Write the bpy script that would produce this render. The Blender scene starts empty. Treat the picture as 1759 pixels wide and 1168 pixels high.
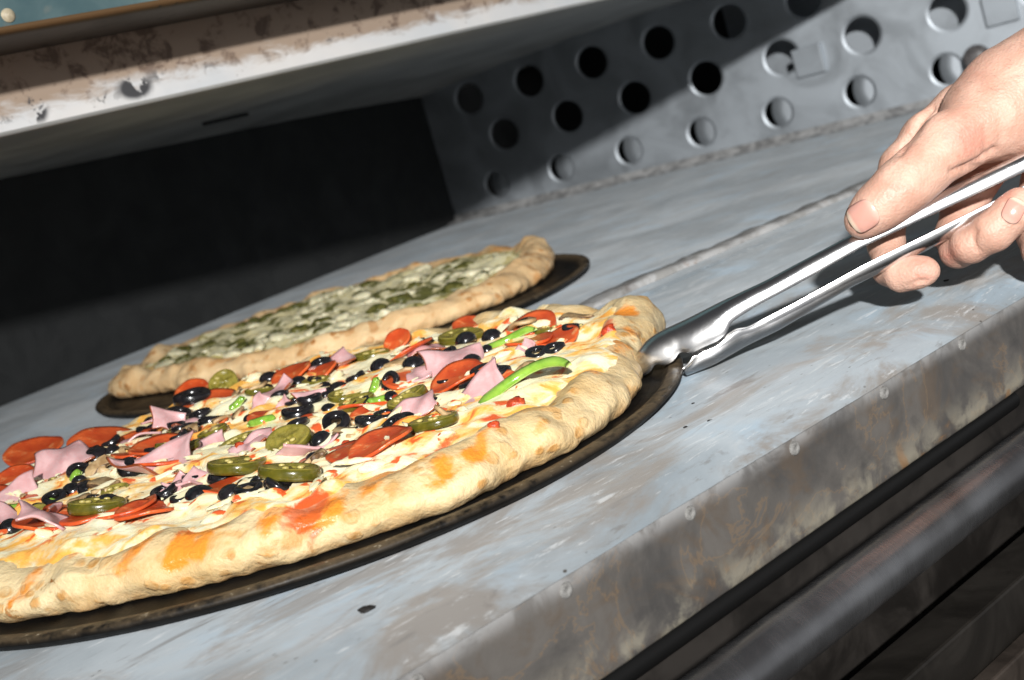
import bpy, math, random
import numpy as np
from mathutils import Vector, Matrix

# ---------------------------------------------------------------- camera, world, light, exposure
scene = bpy.context.scene
COL = scene.collection
IW, IH = 1759.0, 1168.0                      # pixel grid used to survey the place
FPX = 2280.5                                 # focal length in those pixels
CAM = np.array([0.0, 0.0, 0.1486])
_va = np.array([3509.4 - IW / 2, -560.32 - IH / 2, FPX]); _va /= np.linalg.norm(_va)
_vb = np.array([-1031.24 - IW / 2, 737.61 - IH / 2, FPX]); _vb -= _va * (_va @ _vb); _vb /= np.linalg.norm(_vb)
RM = np.array([_va, _vb, np.cross(_va, _vb)])   # rows: world axes in lens axes (x right, y down, z forward)
RIGHT, DOWN, FWD = RM[:, 0], RM[:, 1], RM[:, 2]

cam_data = bpy.data.cameras.new('camera')
cam = bpy.data.objects.new('camera', cam_data)
COL.objects.link(cam)
m = Matrix.Identity(4)
for i in range(3):
    m[i][0], m[i][1], m[i][2], m[i][3] = RIGHT[i], -DOWN[i], -FWD[i], CAM[i]
cam.matrix_world = m
cam_data.sensor_fit = 'HORIZONTAL'
cam_data.sensor_width = 36.0
cam_data.lens = FPX / IW * 36.0
cam_data.clip_start = 0.01
cam_data.clip_end = 50.0
cam_data.dof.use_dof = True
cam_data.dof.focus_distance = 0.60
cam_data.dof.aperture_fstop = 15.0
scene.camera = cam

world = bpy.data.worlds.new('World')
scene.world = world
world.use_nodes = True
_wn = world.node_tree.nodes; _wl = world.node_tree.links                 # kitchen surround; bright band at eye level added for the tongs to reflect
_tc = _wn.new('ShaderNodeTexCoord'); _sx = _wn.new('ShaderNodeSeparateXYZ'); _cr = _wn.new('ShaderNodeValToRGB')
_wl.new(_tc.outputs['Generated'], _sx.inputs[0]); _ma = _wn.new('ShaderNodeMath'); _ma.operation = 'MULTIPLY_ADD'; _ma.inputs[1].default_value = 0.5; _ma.inputs[2].default_value = 0.5
_wl.new(_sx.outputs['Z'], _ma.inputs[0]); _wl.new(_ma.outputs[0], _cr.inputs[0]); _wl.new(_cr.outputs[0], _wn['Background'].inputs['Color'])
_cr.color_ramp.elements[0].position = 0.30; _cr.color_ramp.elements[0].color = (0.05, 0.048, 0.045, 1)
_cr.color_ramp.elements[1].position = 0.46; _cr.color_ramp.elements[1].color = (0.95, 0.97, 1.0, 1)
for _p, _c in ((0.62, (0.95, 0.97, 1.0, 1)), (0.78, (0.16, 0.16, 0.17, 1))):
    _e = _cr.color_ramp.elements.new(_p); _e.color = _c
_wn['Background'].inputs['Strength'].default_value = 0.30

def add_light(name, kind, loc, aim, energy, color, **kw):
    d = bpy.data.lights.new(name, kind)
    d.energy = energy
    d.color = color
    for k, v in kw.items():
        setattr(d, k, v)
    o = bpy.data.objects.new(name, d)
    COL.objects.link(o)
    o.location = loc
    o.rotation_euler = (Vector(aim) - Vector(loc)).to_track_quat('-Z', 'Y').to_euler()
    return o

# the photographer's flash, up behind the lens
add_light('camera_flash', 'SPOT', (-0.74, -0.92, 0.69), (1.55, 1.15, 0.17), 322.0, (1.0, 0.985, 0.96),
          spot_size=math.radians(64), spot_blend=1.0, shadow_soft_size=0.034)
# added fill strip behind the photographer, for soft fill and streaks on the tongs
add_light('fill_strip', 'AREA', (-0.9, -1.6, 1.9), (0.5, 0.6, 0.0), 9.0, (0.95, 0.98, 1.0), shape='RECTANGLE', size=1.8, size_y=0.16)

scene.view_settings.view_transform = 'Standard'
scene.view_settings.look = 'None'
scene.view_settings.exposure = 0.0
scene.view_settings.gamma = 1.0
scene.view_settings.use_curve_mapping = False
scene.cycles.use_denoising = True
scene.cycles.max_bounces = 8

# ---------------------------------------------------------------- survey helpers
def ray(px, py):
    return RM @ np.array([(px - IW / 2) / FPX, (py - IH / 2) / FPX, 1.0])      # unit depth
def at(px, py, depth):
    return CAM + ray(px, py) * depth
def on_z(px, py, z):
    d = ray(px, py); return CAM + d * ((z - CAM[2]) / d[2])
def on_y(px, py, y):
    d = ray(px, py); return CAM + d * (y / d[1])
def depth_of(P):
    return float((np.asarray(P) - CAM) @ FWD)
def smooth(a, b, x):
    t = np.clip((x - a) / (b - a), 0, 1); return t * t * (3 - 2 * t)

def _hash(ix, iy, iz, seed):
    h = (ix.astype(np.int64) * 374761393 + iy.astype(np.int64) * 668265263 + iz.astype(np.int64) * 2147483647 + seed * 974711)
    h = (h ^ (h >> 13)) * 1274126177
    h = h & 0xffffffff
    h = (h ^ (h >> 16)) * 2246822519 & 0xffffffff
    h = h ^ (h >> 15)
    return (h & 0xffff) / 32767.5 - 1.0
def noise3(p, scale=1.0, seed=0):
    q = np.asarray(p, float) * scale
    i = np.floor(q).astype(np.int64); f = q - i
    u = f * f * f * (f * (f * 6 - 15) + 10)
    r = 0
    for dx in (0, 1):
        for dy in (0, 1):
            for dz in (0, 1):
                w = (u[..., 0] if dx else 1 - u[..., 0]) * (u[..., 1] if dy else 1 - u[..., 1]) * (u[..., 2] if dz else 1 - u[..., 2])
                r = r + w * _hash(i[..., 0] + dx, i[..., 1] + dy, i[..., 2] + dz, seed)
    return r
def fbm(p, scale, seed=0, octaves=3):
    r = 0; a = 1.0
    for k in range(octaves):
        r = r + a * noise3(p, scale * 2 ** k, seed + 17 * k); a *= 0.5
    return r

# ---------------------------------------------------------------- object helpers
def put(o, label=None, category=None, kind=None, group=None):
    if label: o['label'] = label
    if category: o['category'] = category
    if kind: o['kind'] = kind
    if group: o['group'] = group
    return o
def empty(name, loc):
    o = bpy.data.objects.new(name, None)
    COL.objects.link(o); o.location = loc; o.empty_display_size = 0.02
    return o
def mesh(name, verts, faces, mat, parent=None, smooth_shade=True, attrs=None, mat_ids=None, origin=None):
    me = bpy.data.meshes.new(name)
    v = np.asarray(verts, float)
    if origin is not None: v = v - np.asarray(origin, float)
    me.from_pydata(v.tolist(), [], [tuple(int(i) for i in f) for f in faces])
    for mm in (mat if isinstance(mat, (list, tuple)) else [mat]):
        me.materials.append(mm)
    if mat_ids is not None:
        me.polygons.foreach_set('material_index', np.asarray(mat_ids, np.int32))
    if smooth_shade:
        me.polygons.foreach_set('use_smooth', np.ones(len(me.polygons), bool))
    for k, a in (attrs or {}).items():
        at_ = me.attributes.new(k, 'FLOAT', 'POINT'); at_.data.foreach_set('value', np.asarray(a, np.float32))
    me.update()
    o = bpy.data.objects.new(name, me)
    COL.objects.link(o)
    if parent is not None: o.parent = parent
    if origin is not None: o.location = origin
    return o
def grid_faces(nu, nv, wrap_u=False, wrap_v=False, off=0):
    F = []
    for i in range(nu if wrap_u else nu - 1):
        for j in range(nv if wrap_v else nv - 1):
            a = i * nv + j; b = ((i + 1) % nu) * nv + j
            c = ((i + 1) % nu) * nv + (j + 1) % nv; d = i * nv + (j + 1) % nv
            F.append((a + off, b + off, c + off, d + off))
    return F
def box(x0, x1, y0, y1, z0, z1):
    v = [(x, y, z) for x in (x0, x1) for y in (y0, y1) for z in (z0, z1)]
    f = [(0, 1, 3, 2), (4, 6, 7, 5), (0, 4, 5, 1), (2, 3, 7, 6), (0, 2, 6, 4), (1, 5, 7, 3)]
    return v, f
def lathe(profile, n=24):
    """profile (r, z) list, open; poles where r==0"""
    V = []; F = []
    k = len(profile)
    for i in range(n):
        a = 2 * math.pi * i / n
        for r, z in profile:
            V.append((r * math.cos(a), r * math.sin(a), z))
    F = grid_faces(n, k, wrap_u=True)
    return np.array(V), F
def bevel(o, w=0.002, seg=2):
    b = o.modifiers.new('bevel', 'BEVEL'); b.width = w; b.segments = seg; b.limit_method = 'ANGLE'
    return o

# ---------------------------------------------------------------- material helpers
class Mat:
    def __init__(self, name):
        self.m = bpy.data.materials.new(name); self.m.use_nodes = True
        self.nt = self.m.node_tree
        self.b = self.nt.nodes['Principled BSDF']
        self.tc = None
    def set(self, **kw):
        for k, v in kw.items():
            k = k.replace('_', ' ')
            s = self.b.inputs[k]
            if isinstance(v, tuple) and len(v) == 3 and s.type == 'RGBA': v = (*v, 1)
            if hasattr(v, 'is_output'): self.nt.links.new(v, s)
            else: s.default_value = v
        return self
    def node(self, t, ins=None, **kw):
        n = self.nt.nodes.new(t)
        for k, v in kw.items(): setattr(n, k, v)
        for k, v in (ins or {}).items():
            s = n.inputs[k]
            if hasattr(v, 'is_output'): self.nt.links.new(v, s)
            else: s.default_value = (*v, 1) if isinstance(v, tuple) and len(v) == 3 and s.type == 'RGBA' else v
        return n
    def coord(self, scale=(1, 1, 1), rot=(0, 0, 0), loc=(0, 0, 0)):
        if self.tc is None: self.tc = self.node('ShaderNodeTexCoord')
        return self.node('ShaderNodeMapping', {'Vector': self.tc.outputs['Object'], 'Scale': scale, 'Rotation': rot, 'Location': loc}).outputs[0]
    def noise(self, scale, detail=4, rough=0.55, dist=0.0, vec=None, **kw):
        return self.node('ShaderNodeTexNoise', {'Vector': vec if vec is not None else self.coord(), 'Scale': scale, 'Detail': detail, 'Roughness': rough, 'Distortion': dist}).outputs['Fac']
    def voronoi(self, scale, vec=None, feature='F1'):
        return self.node('ShaderNodeTexVoronoi', {'Vector': vec if vec is not None else self.coord(), 'Scale': scale}, feature=feature).outputs['Distance']
    def ramp(self, fac, lo, hi, a=0.0, b=1.0):
        return self.node('ShaderNodeMapRange', {'Value': fac, 'From Min': lo, 'From Max': hi, 'To Min': a, 'To Max': b}, interpolation_type='SMOOTHSTEP').outputs[0]
    def mix(self, fac, a, b, blend='MIX'):
        n = self.node('ShaderNodeMix', data_type='RGBA', blend_type=blend)
        for s, v in ((n.inputs[0], fac), (n.inputs[6], a), (n.inputs[7], b)):
            if hasattr(v, 'is_output'): self.nt.links.new(v, s)
            else: s.default_value = (*v, 1) if isinstance(v, tuple) and len(v) == 3 else v
        return n.outputs[2]
    def math(self, op, a, b=0.0):
        n = self.node('ShaderNodeMath', operation=op)
        for s, v in ((n.inputs[0], a), (n.inputs[1], b)):
            if hasattr(v, 'is_output'): self.nt.links.new(v, s)
            else: s.default_value = v
        return n.outputs[0]
    def attr(self, name):
        return self.node('ShaderNodeAttribute', attribute_name=name).outputs['Fac']
    def bump(self, height, strength=0.3, dist=0.001, normal=None):
        ins = {'Height': height, 'Strength': strength, 'Distance': dist}
        if normal is not None: ins['Normal'] = normal
        return self.node('ShaderNodeBump', ins).outputs[0]

# deck plate: dull aluminised steel, pale streaks, brown bake stains
def deck_material():
    M = Mat('deck_metal')
    streak = M.noise(1.0, 8, 0.65, 0.6, vec=M.coord((11, 60, 40), rot=(0, 0, math.radians(-8))))
    fine = M.noise(1.0, 6, 0.7, 0.2, vec=M.coord((45, 260, 90), rot=(0, 0, math.radians(-8))))
    cloud = M.noise(7, 5, 0.6, 0.8)
    blue = M.noise(11, 4, 0.6, 1.0, vec=M.coord(loc=(3, 1, 0)))
    c = M.mix(M.ramp(cloud, 0.35, 0.68), (0.175, 0.202, 0.222), (0.262, 0.292, 0.315))
    c = M.mix(M.ramp(blue, 0.52, 0.72, 0, 0.7), c, (0.235, 0.31, 0.375))
    stain = M.noise(9, 6, 0.65, 1.2, vec=M.coord((1, 1.8, 1), loc=(7, 2, 0)))
    front = M.attr('front')
    c = M.mix(M.math('MULTIPLY', M.ramp(stain, 0.43, 0.60), M.math('ADD', M.math('MULTIPLY', front, 0.72), 0.2)), c, (0.170, 0.155, 0.140))
    c = M.mix(M.ramp(streak, 0.57, 0.70, 0, 0.65), c, (0.34, 0.355, 0.365))
    c = M.mix(M.ramp(fine, 0.57, 0.68, 0, 0.55), c, (0.44, 0.455, 0.465))
    c = M.mix(M.ramp(fine, 0.42, 0.32, 0, 0.55), c, (0.12, 0.115, 0.11))
    c = M.mix(M.ramp(streak, 0.42, 0.30, 0, 0.6), c, (0.10, 0.092, 0.085))
    scorch = M.noise(26, 5, 0.6, 0.6, vec=M.coord((1, 2.6, 1), loc=(1.3, 5, 0)))
    c = M.mix(M.ramp(scorch, 0.64, 0.74, 0, 0.75), c, (0.09, 0.08, 0.075))
    specks = M.voronoi(130, vec=M.coord((1, 2.0, 1)))
    sel = M.noise(20, 2)
    c = M.mix(M.math('MULTIPLY', M.ramp(specks, 0.16, 0.07), M.ramp(sel, 0.56, 0.62)), c, (0.05, 0.045, 0.04))
    hb = M.math('ADD', M.math('MULTIPLY', streak, 0.6), M.math('MULTIPLY', fine, 0.5))
    M.set(Base_Color=c, Metallic=0.1, Roughness=M.ramp(cloud, 0.3, 0.7, 0.45, 0.65), Normal=M.bump(hb, 0.4, 0.0012), Diffuse_Roughness=1.0, Sheen_Weight=0.07, Sheen_Roughness=0.5)
    return M.m

def fascia_material():
    M = Mat('baked_fascia_metal')
    n1 = M.noise(13, 6, 0.62, 1.4); n2 = M.noise(22, 6, 0.6, 2.0, vec=M.coord(loc=(4, 4, 1))); n3 = M.noise(60, 5, 0.6, 0.5)
    c = M.mix(M.ramp(n1, 0.34, 0.62), (0.080, 0.076, 0.073), (0.150, 0.138, 0.126))
    c = M.mix(M.ramp(n2, 0.47, 0.64, 0, 0.65), c, (0.130, 0.098, 0.072))
    ring = M.math('ABSOLUTE', M.math('SUBTRACT', n1, 0.535))
    c = M.mix(M.ramp(ring, 0.012, 0.002, 0, 0.45), c, (0.24, 0.165, 0.10))
    c = M.mix(M.ramp(n2, 0.40, 0.30, 0, 0.3), c, (0.045, 0.045, 0.047))
    low = M.ramp(M.attr('low'), 0.55, 1.0)
    c = M.mix(M.math('MULTIPLY', low, M.ramp(n3, 0.42, 0.62, 0.0, 0.75)), c, (0.34, 0.31, 0.24))
    c = M.mix(M.math('MULTIPLY', low, M.ramp(n2, 0.56, 0.68, 0.0, 0.8)), c, (0.30, 0.17, 0.08))
    top = M.ramp(M.attr('low'), 0.24, 0.02)
    c = M.mix(M.math('MULTIPLY', top, M.ramp(n3, 0.35, 0.6, 0.35, 1.0)), c, (0.40, 0.40, 0.40))
    M.set(Base_Color=c, Metallic=0.35, Roughness=M.ramp(n3, 0.3, 0.7, 0.36, 0.58), Normal=M.bump(M.math('ADD', n3, n1), 0.25, 0.001))
    return M.m

def simple_metal(name, col, rough, metallic=0.4, var=0.35, scale=18, bump=0.1, col2=None):
    M = Mat(name)
    n = M.noise(scale, 5, 0.6, 0.6)
    c2 = col2 or tuple(x * (1 - var) for x in col)
    M.set(Base_Color=M.mix(M.ramp(n, 0.35, 0.65), c2, col), Metallic=metallic, Roughness=M.ramp(n, 0.3, 0.7, rough * 0.8, min(1, rough * 1.15)), Normal=M.bump(n, bump, 0.001))
    return M.m

MAT_DECK = deck_material()
MAT_FASCIA = fascia_material()
MAT_BLACK = simple_metal('black_enamel', (0.022, 0.024, 0.025), 0.75, 0.0, 0.3)
MAT_DARK = simple_metal('sooty_brown_metal', (0.026, 0.022, 0.019), 0.6, 0.2, 0.6, 25)
MAT_WALL = simple_metal('grey_galvanised_wall', (0.44, 0.48, 0.52), 0.52, 0.7, 0.22, 12)
MAT_CEIL = simple_metal('grey_ceiling_metal', (0.56, 0.57, 0.56), 0.5, 0.1, 0.25, 9)
MAT_RIVET = simple_metal('rivet_metal', (0.24, 0.235, 0.225), 0.75, 0.0, 0.5, 400)

# ---------------------------------------------------------------- the oven deck
deck = put(empty('oven_deck', (0, 0, 0)), 'blue-grey metal oven deck with riveted baked front edge', 'oven deck', 'structure')

def build_deck():
    ys = np.concatenate([np.linspace(1.78, 0.72, 40), np.linspace(0.71, 0.36, 60), np.linspace(0.3585, 0.3570, 3)])
    xs = np.linspace(-0.9, 1.9, 280)
    V = []; A = []
    for x in xs:
        for y in ys:
            V.append((x, y, 0.0)); A.append(0)
        V.append((x, 0.3545, -0.0007)); V.append((x, 0.3462, -0.0062)); V.append((x, 0.3438, -0.0090))
        V.append((x, 0.3460, -0.0096))
        A += [0, 0, 0, 0]
    V = np.array(V)
    y = V[:, 1]
    nz = fbm(V * [1, 2.2, 1], 14, 3, 3)
    V[:, 2] += nz * 0.00045 * smooth(0.62, 0.40, y)
    ridge = np.exp(-((y - 0.372 - 0.004 * noise3(V * [1, 0, 0], 9, 8)) / 0.006) ** 2)        # buckled crease behind the bend
    V[:, 2] += ridge * (0.0010 + 0.0010 * noise3(V * [1, 0.3, 1], 60, 5)) * (V[:, 2] > -0.002)
    front = smooth(0.60, 0.37, y)
    o = mesh('deck_plate', V, grid_faces(len(xs), len(ys) + 4), MAT_DECK, deck, attrs={'front': front})
    return o
build_deck()

def build_seam():
    # ragged lapped edge of the rear plate
    xs = np.linspace(-0.9, 1.9, 500)
    P = np.c_[xs, 0 * xs, 0 * xs]
    n = fbm(P, 22, 9, 4); n2 = fbm(P, 45, 12, 3)
    prof = [(0.030, 0.0002), (0.026, 0.0028), (0.008, 0.0042), (0.001, 0.0036), (0.0, 0.0), ]
    V = []
    for i, x in enumerate(xs):
        for k, (dy, dz) in enumerate(prof):
            V.append((x, 0.684 + dy + (0.0025 * n[i] if k >= 2 else 0.001 * n2[i]), max(0.0002, dz * (1 + 0.35 * n2[i]))))
    M = Mat('crusted_seam')
    nn = M.noise(55, 6, 0.65, 0.8); n3 = M.noise(16, 4, 0.6, 1.0)
    c = M.mix(M.ramp(nn, 0.4, 0.6), (0.30, 0.295, 0.285), (0.42, 0.42, 0.42))
    c = M.mix(M.ramp(n3, 0.56, 0.70, 0, 0.8), c, (0.13, 0.11, 0.10))
    c = M.mix(M.ramp(nn, 0.62, 0.70, 0, 0.8), c, (0.25, 0.17, 0.12))
    M.set(Base_Color=c, Roughness=0.75, Normal=M.bump(nn, 0.5, 0.001))
    mesh('plate_seam', V, grid_faces(len(xs), len(prof)), M.m, deck)
    V = []
    for i, x in enumerate(xs):                       # low weld bead in front of it
        for k in range(5):
            a = math.pi * k / 4
            V.append((x, 0.655 + 0.004 * math.cos(a) + 0.0006 * n[i], 0.0001 + 0.0022 * math.sin(a)))
    mesh('plate_rib', V, grid_faces(len(xs), 5), MAT_DECK, deck, attrs={'front': np.zeros(len(V))})
build_seam()

def build_fascia():
    xs = np.linspace(-0.9, 1.9, 220)
    zs = np.linspace(-0.0088, -0.050, 16)
    V = []; A = []
    for x in xs:
        for z in zs:
            V.append((x, 0.3452, z)); A.append((-z - 0.0045) / 0.0455 - 0.05)
        for y, z in ((0.3462, -0.0512), (0.3500, -0.0515), (0.3580, -0.0512)):
            V.append((x, y, z)); A.append(1)
    V = np.array(V)
    V[:, 1] += 0.0006 * fbm(V, 16, 4, 3)
    f = mesh('front_fascia', V, grid_faces(len(xs), len(zs) + 3), MAT_FASCIA, deck, attrs={'low': A})
    prof = [(0.0001, 0.0009), (0.0008, 0.0008), (0.0012, 0.0011), (0.0019, 0.0012), (0.0026, 0.0009), (0.0030, 0.0003), (0.0031, -0.001)]
    rv, rf = lathe(prof, 18)
    rv = np.c_[rv[:, 0], -rv[:, 2], rv[:, 1]]
    first = None
    for x in np.arange(0.273 - 4 * 0.0678, 0.9, 0.0678):
        if first is None:
            first = mesh('rivet', rv, rf, MAT_RIVET, f)
            o = first
        else:
            o = first.copy(); COL.objects.link(o)
        o.location = (x, 0.3452, -0.0140)
build_fascia()

# rolled hem under the fascia, ending in a rounded tip
def tube(name, p0, p1, r, mat, parent=None, n=24, cap=0.5, seg=2):
    p0 = np.array(p0, float); p1 = np.array(p1, float)
    t = (p1 - p0); L = np.linalg.norm(t); t /= L
    a = np.cross(t, [0, 0, 1]); a /= np.linalg.norm(a); b = np.cross(a, t)
    st = [(-r * cap, 0.0)] + [(-r * cap * math.cos(k), r * math.sin(k)) for k in (0.5, 1.0, 1.35)]
    st += [(L * k / seg, r) for k in range(seg + 1)] + [(L + r * cap * math.cos(k), r * math.sin(k)) for k in (1.35, 1.0, 0.5)] + [(L + r * cap, 0.0)]
    V = []
    for s, rr in st:
        for i in range(n):
            q = 2 * math.pi * i / n
            V.append(p0 + t * s + (a * math.cos(q) + b * math.sin(q)) * max(rr, 1e-5))
    return mesh(name, V, grid_faces(len(st), n, wrap_v=True), mat, parent)
M = Mat('shaded_hem'); M.set(Base_Color=(0.005, 0.005, 0.005), Roughness=0.5, Specular_IOR_Level=0.25)  # near-black colour stands in for the shade under the fascia
tube('rolled_hem', (-0.9, 0.3530, -0.0575), (0.588, 0.3530, -0.0575), 0.0050, M.m, deck)

base = put(empty('oven_base', (0, 0, 0)), 'dark sooty lower oven body with brushed steel rail under the deck', 'oven base', 'structure')
v, fcs = box(-0.9, 1.9, 0.385, 0.42, -0.60, -0.062)
mesh('recessed_panel', v, fcs, MAT_DARK, base, False)
v, fcs = box(-0.9, 1.9, 0.366, 0.60, -0.0600, -0.0528)
mesh('deck_support', v, fcs, MAT_BLACK, base, False)
M = Mat('brushed_rail_steel')
n = M.noise(1.0, 6, 0.7, 0.3, vec=M.coord((700, 28, 28))); n2 = M.noise(30, 4); n3 = M.noise(9, 3)
c = M.mix(M.ramp(n2, 0.35, 0.7), (0.22, 0.22, 0.23), (0.34, 0.345, 0.36))
c = M.mix(M.ramp(n3, 0.5, 0.7, 0, 0.6), c, (0.10, 0.095, 0.09))
M.set(Base_Color=c, Metallic=0.9, Roughness=M.math('ADD', M.ramp(n, 0.35, 0.65, 0.19, 0.27), M.ramp(n2, 0.4, 0.7, 0.0, 0.08)), Normal=M.bump(n2, 0.05, 0.0006))
_rz = on_y(1500, 985, 0.331)[2]
tube('steel_rail', (-0.9, 0.331, _rz), (1.8, 0.331, _rz), 0.0120, M.m, base, 40, 0.3, 4)
p = on_y(1660, 1075, 0.335)
v, fcs = box(-0.9, 1.9, 0.335, 0.36, -0.60, p[2])
bevel(mesh('lower_panel', v, fcs, simple_metal('lower_panel_metal', (0.030, 0.026, 0.022), 0.5, 0.3, 0.6, 14), base, False), 0.0015)
p2 = on_y(1735, 1140, 0.325)
v, fcs = box(-0.9, 1.9, 0.325, 0.3345, -0.60, p2[2])
bevel(mesh('trim_strip', v, fcs, simple_metal('trim_metal', (0.07, 0.055, 0.045), 0.5, 0.4, 0.5, 40), base, False), 0.0012)

# ---------------------------------------------------------------- perforated end wall
W0 = np.array([1.61, 1.04, 0.0]); WU = np.array([-0.351, 0.936, 0.0]); WU /= np.linalg.norm(WU)
WN = np.array([-WU[1], WU[0], 0.0])                   # towards the camera
def wall_pt(s, z, d=0.0):
    return W0 + WU * s + WN * d + np.array([0, 0, z])
end_wall = put(empty('end_wall', (1.61, 1.04, 0)), 'grey end wall of the oven perforated with rows of round holes', 'oven wall', 'structure')
def build_wall():
    rows = [(0.044, -0.076, 0.1185, 0.0, 0.0835), (0.118, -0.093, 0.1150, 0.0835, 0.152), (0.186, -0.030 + 0.008, 0.1105, 0.152, 0.222), (0.262, -0.085, 0.112, 0.222, 0.40)]
    V = []; F = []
    HR = 0.0240; n = 48
    holes = []
    for (zc, s0, ds, z0, z1) in rows:
        smin, smax = -0.75, 0.76
        HR = 0.0195 if zc < 0.06 else 0.0240
        k0 = math.ceil((smin + ds / 2 - s0) / ds); k1 = math.floor((smax - ds / 2 - s0) / ds)
        cs = [s0 + ds * k for k in range(k0, k1 + 1)]
        edges = [smin] + [(a + b) / 2 for a, b in zip(cs, cs[1:])] + [smax]
        for c, e0, e1 in zip(cs, edges, edges[1:]):
            holes.append((c, zc))
            base_i = len(V)
            inner = []; outer = []
            # matching square boundary points by angle
            for i in range(n):
                a = 2 * math.pi * i / n
                ca, sa = math.cos(a), math.sin(a)
                inner.append((c + HR * ca, zc + HR * sa))
                tx = ((e1 - c) if ca > 0 else (e0 - c)) / ca if abs(ca) > 1e-9 else 1e9
                tz = ((z1 - zc) if sa > 0 else (z0 - zc)) / sa if abs(sa) > 1e-9 else 1e9
                t = min(tx, tz); outer.append([c + t * ca, zc + t * sa])
            for (cx_, cz_) in ((e0, z0), (e0, z1), (e1, z0), (e1, z1)):
                i = int(np.argmin([(q[0] - cx_) ** 2 + (q[1] - cz_) ** 2 for q in outer])); outer[i] = [cx_, cz_]
            flare = [(c + (HR + 0.004) * math.cos(2 * math.pi * i / n), zc + (HR + 0.004) * math.sin(2 * math.pi * i / n)) for i in range(n)]
            for ring, d in ((inner, -0.0045), (inner, -0.0015), (flare, 0.0), (outer, 0.0)):
                for s, z in ring: V.append(wall_pt(s, z, d) - W0)
            for k in range(3):
                for i in range(n):
                    a = base_i + k * n + i; b = base_i + k * n + (i + 1) % n
                    F.append((a, b, b + n, a + n))
    w = mesh('perforated_sheet', V, F, MAT_WALL, end_wall, False)
    # plates seen through the holes
    first = None
    pv, pf = lathe([(0.0, 0.0), (0.02, 0.0), (0.0365, 0.0), (0.0375, -0.002)], 32)
    B = np.array([WU, [0, 0, 1], WN]).T
    for c, z in holes:
        low = z < 0.06
        if c < -0.30 or not low: continue
        if first is None: first = o = mesh('hole_plate', pv @ B.T, pf, MAT_WALL, end_wall)
        else: o = first.copy(); COL.objects.link(o); o.parent = end_wall
        if low: q = wall_pt(c - 0.0285, z, -0.0035)
        else: q = wall_pt(c - 0.004, z - 0.010, -0.030)
        if low: o.rotation_euler = (0, 0, 0.10)
        o.location = q - W0
    v = [wall_pt(s, z, d) - W0 for s, z, d in ((-0.75, 0.078, -0.095), (0.235, 0.078, -0.095), (0.235, 0.4, -0.095), (-0.75, 0.4, -0.095))]
    mesh('inner_sheet', v, [(0, 1, 2, 3)], MAT_WALL, end_wall, False)  # stops partway so holes in the hood's shade show black
    v = [wall_pt(s, z, d) - W0 for s, z, d in ((-0.75, -0.02, -0.20), (0.8, -0.02, -0.20), (0.8, 0.4, -0.20), (-0.75, 0.4, -0.20))]
    mesh('black_backing', v, [(0, 1, 2, 3)], MAT_BLACK, end_wall, False)  # black sheet standing in for the shade inside those holes
    # flat clips riveted between the holes
    for px, py in ((1391, 104), (1719, 14)):
        d = ray(px, py); t = -WN @ (W0 - CAM) / -(WN @ d); q = CAM + d * t
        s = (q - W0) @ WU; z = q[2]
        vs = []
        for dd in (0.0, 0.007):
            for ss, zz in ((-0.021, -0.020), (0.021, -0.020), (0.021, 0.020), (-0.021, 0.020)):
                vs.append(wall_pt(s + ss, z + zz, dd + (0.004 if zz > 0 and dd else 0)) - W0)
        fs = [(4, 5, 6, 7), (0, 1, 5, 4), (1, 2, 6, 5), (2, 3, 7, 6), (3, 0, 4, 7)]
        bevel(mesh('wall_clip', vs, fs, MAT_WALL, end_wall, False), 0.0015)
    # angle strip along the foot of the wall
    vs = []
    for k, (d, z) in enumerate(((0.0, 0.012), (0.003, 0.012), (0.006, 0.004), (0.026, 0.003), (0.030, 0.0004))):
        for s in np.linspace(-0.75, 0.76, 120):
            vs.append(wall_pt(s, z + (0.0006 * math.sin(s * 90) + 0.0005 * math.sin(s * 37)) * (k == 3), d + 0.001 * math.sin(s * 61) * (k == 4)) - W0)
    mesh('foot_strip', vs, grid_faces(5, 120), simple_metal('foot_strip_metal', (0.50, 0.50, 0.50), 0.6, 0.1, 0.55, 60, 0.4), end_wall)
    # dark knob at the edge beside the wrist
    q = None
    d = ray(1682, 98); t = (WN @ (W0 - CAM)) / (WN @ d); q = CAM + d * t
    kv, kf = lathe([(0.0001, 0.030), (0.010, 0.030), (0.0165, 0.026), (0.018, 0.018), (0.016, 0.008), (0.010, 0.004), (0.009, 0.0)], 24)
    kv = kv @ B.T
    k = mesh('wall_knob', kv, kf, simple_metal('knob_grey', (0.16, 0.15, 0.15), 0.5, 0.1, 0.5, 120), end_wall)
    k.location = q - W0
build_wall()

back_wall = put(empty('back_wall', (0, 0, 0)), 'black unlit back wall of the oven cavity with an added left end', 'oven wall', 'structure')
_bw = [(-0.55, 0.40), (-0.56, 1.27), (0.05, 1.275), (1.45, 1.752)]                      # back runs askew; unseen left end added to keep room light out
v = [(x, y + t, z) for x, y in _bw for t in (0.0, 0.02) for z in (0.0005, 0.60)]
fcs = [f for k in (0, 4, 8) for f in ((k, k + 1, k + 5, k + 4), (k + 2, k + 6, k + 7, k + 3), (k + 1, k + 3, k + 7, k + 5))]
mesh('back_left_panel', v, fcs, simple_metal('back_wall_enamel', (0.024, 0.026, 0.027), 0.8, 0.0, 0.25), back_wall, False)

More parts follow.
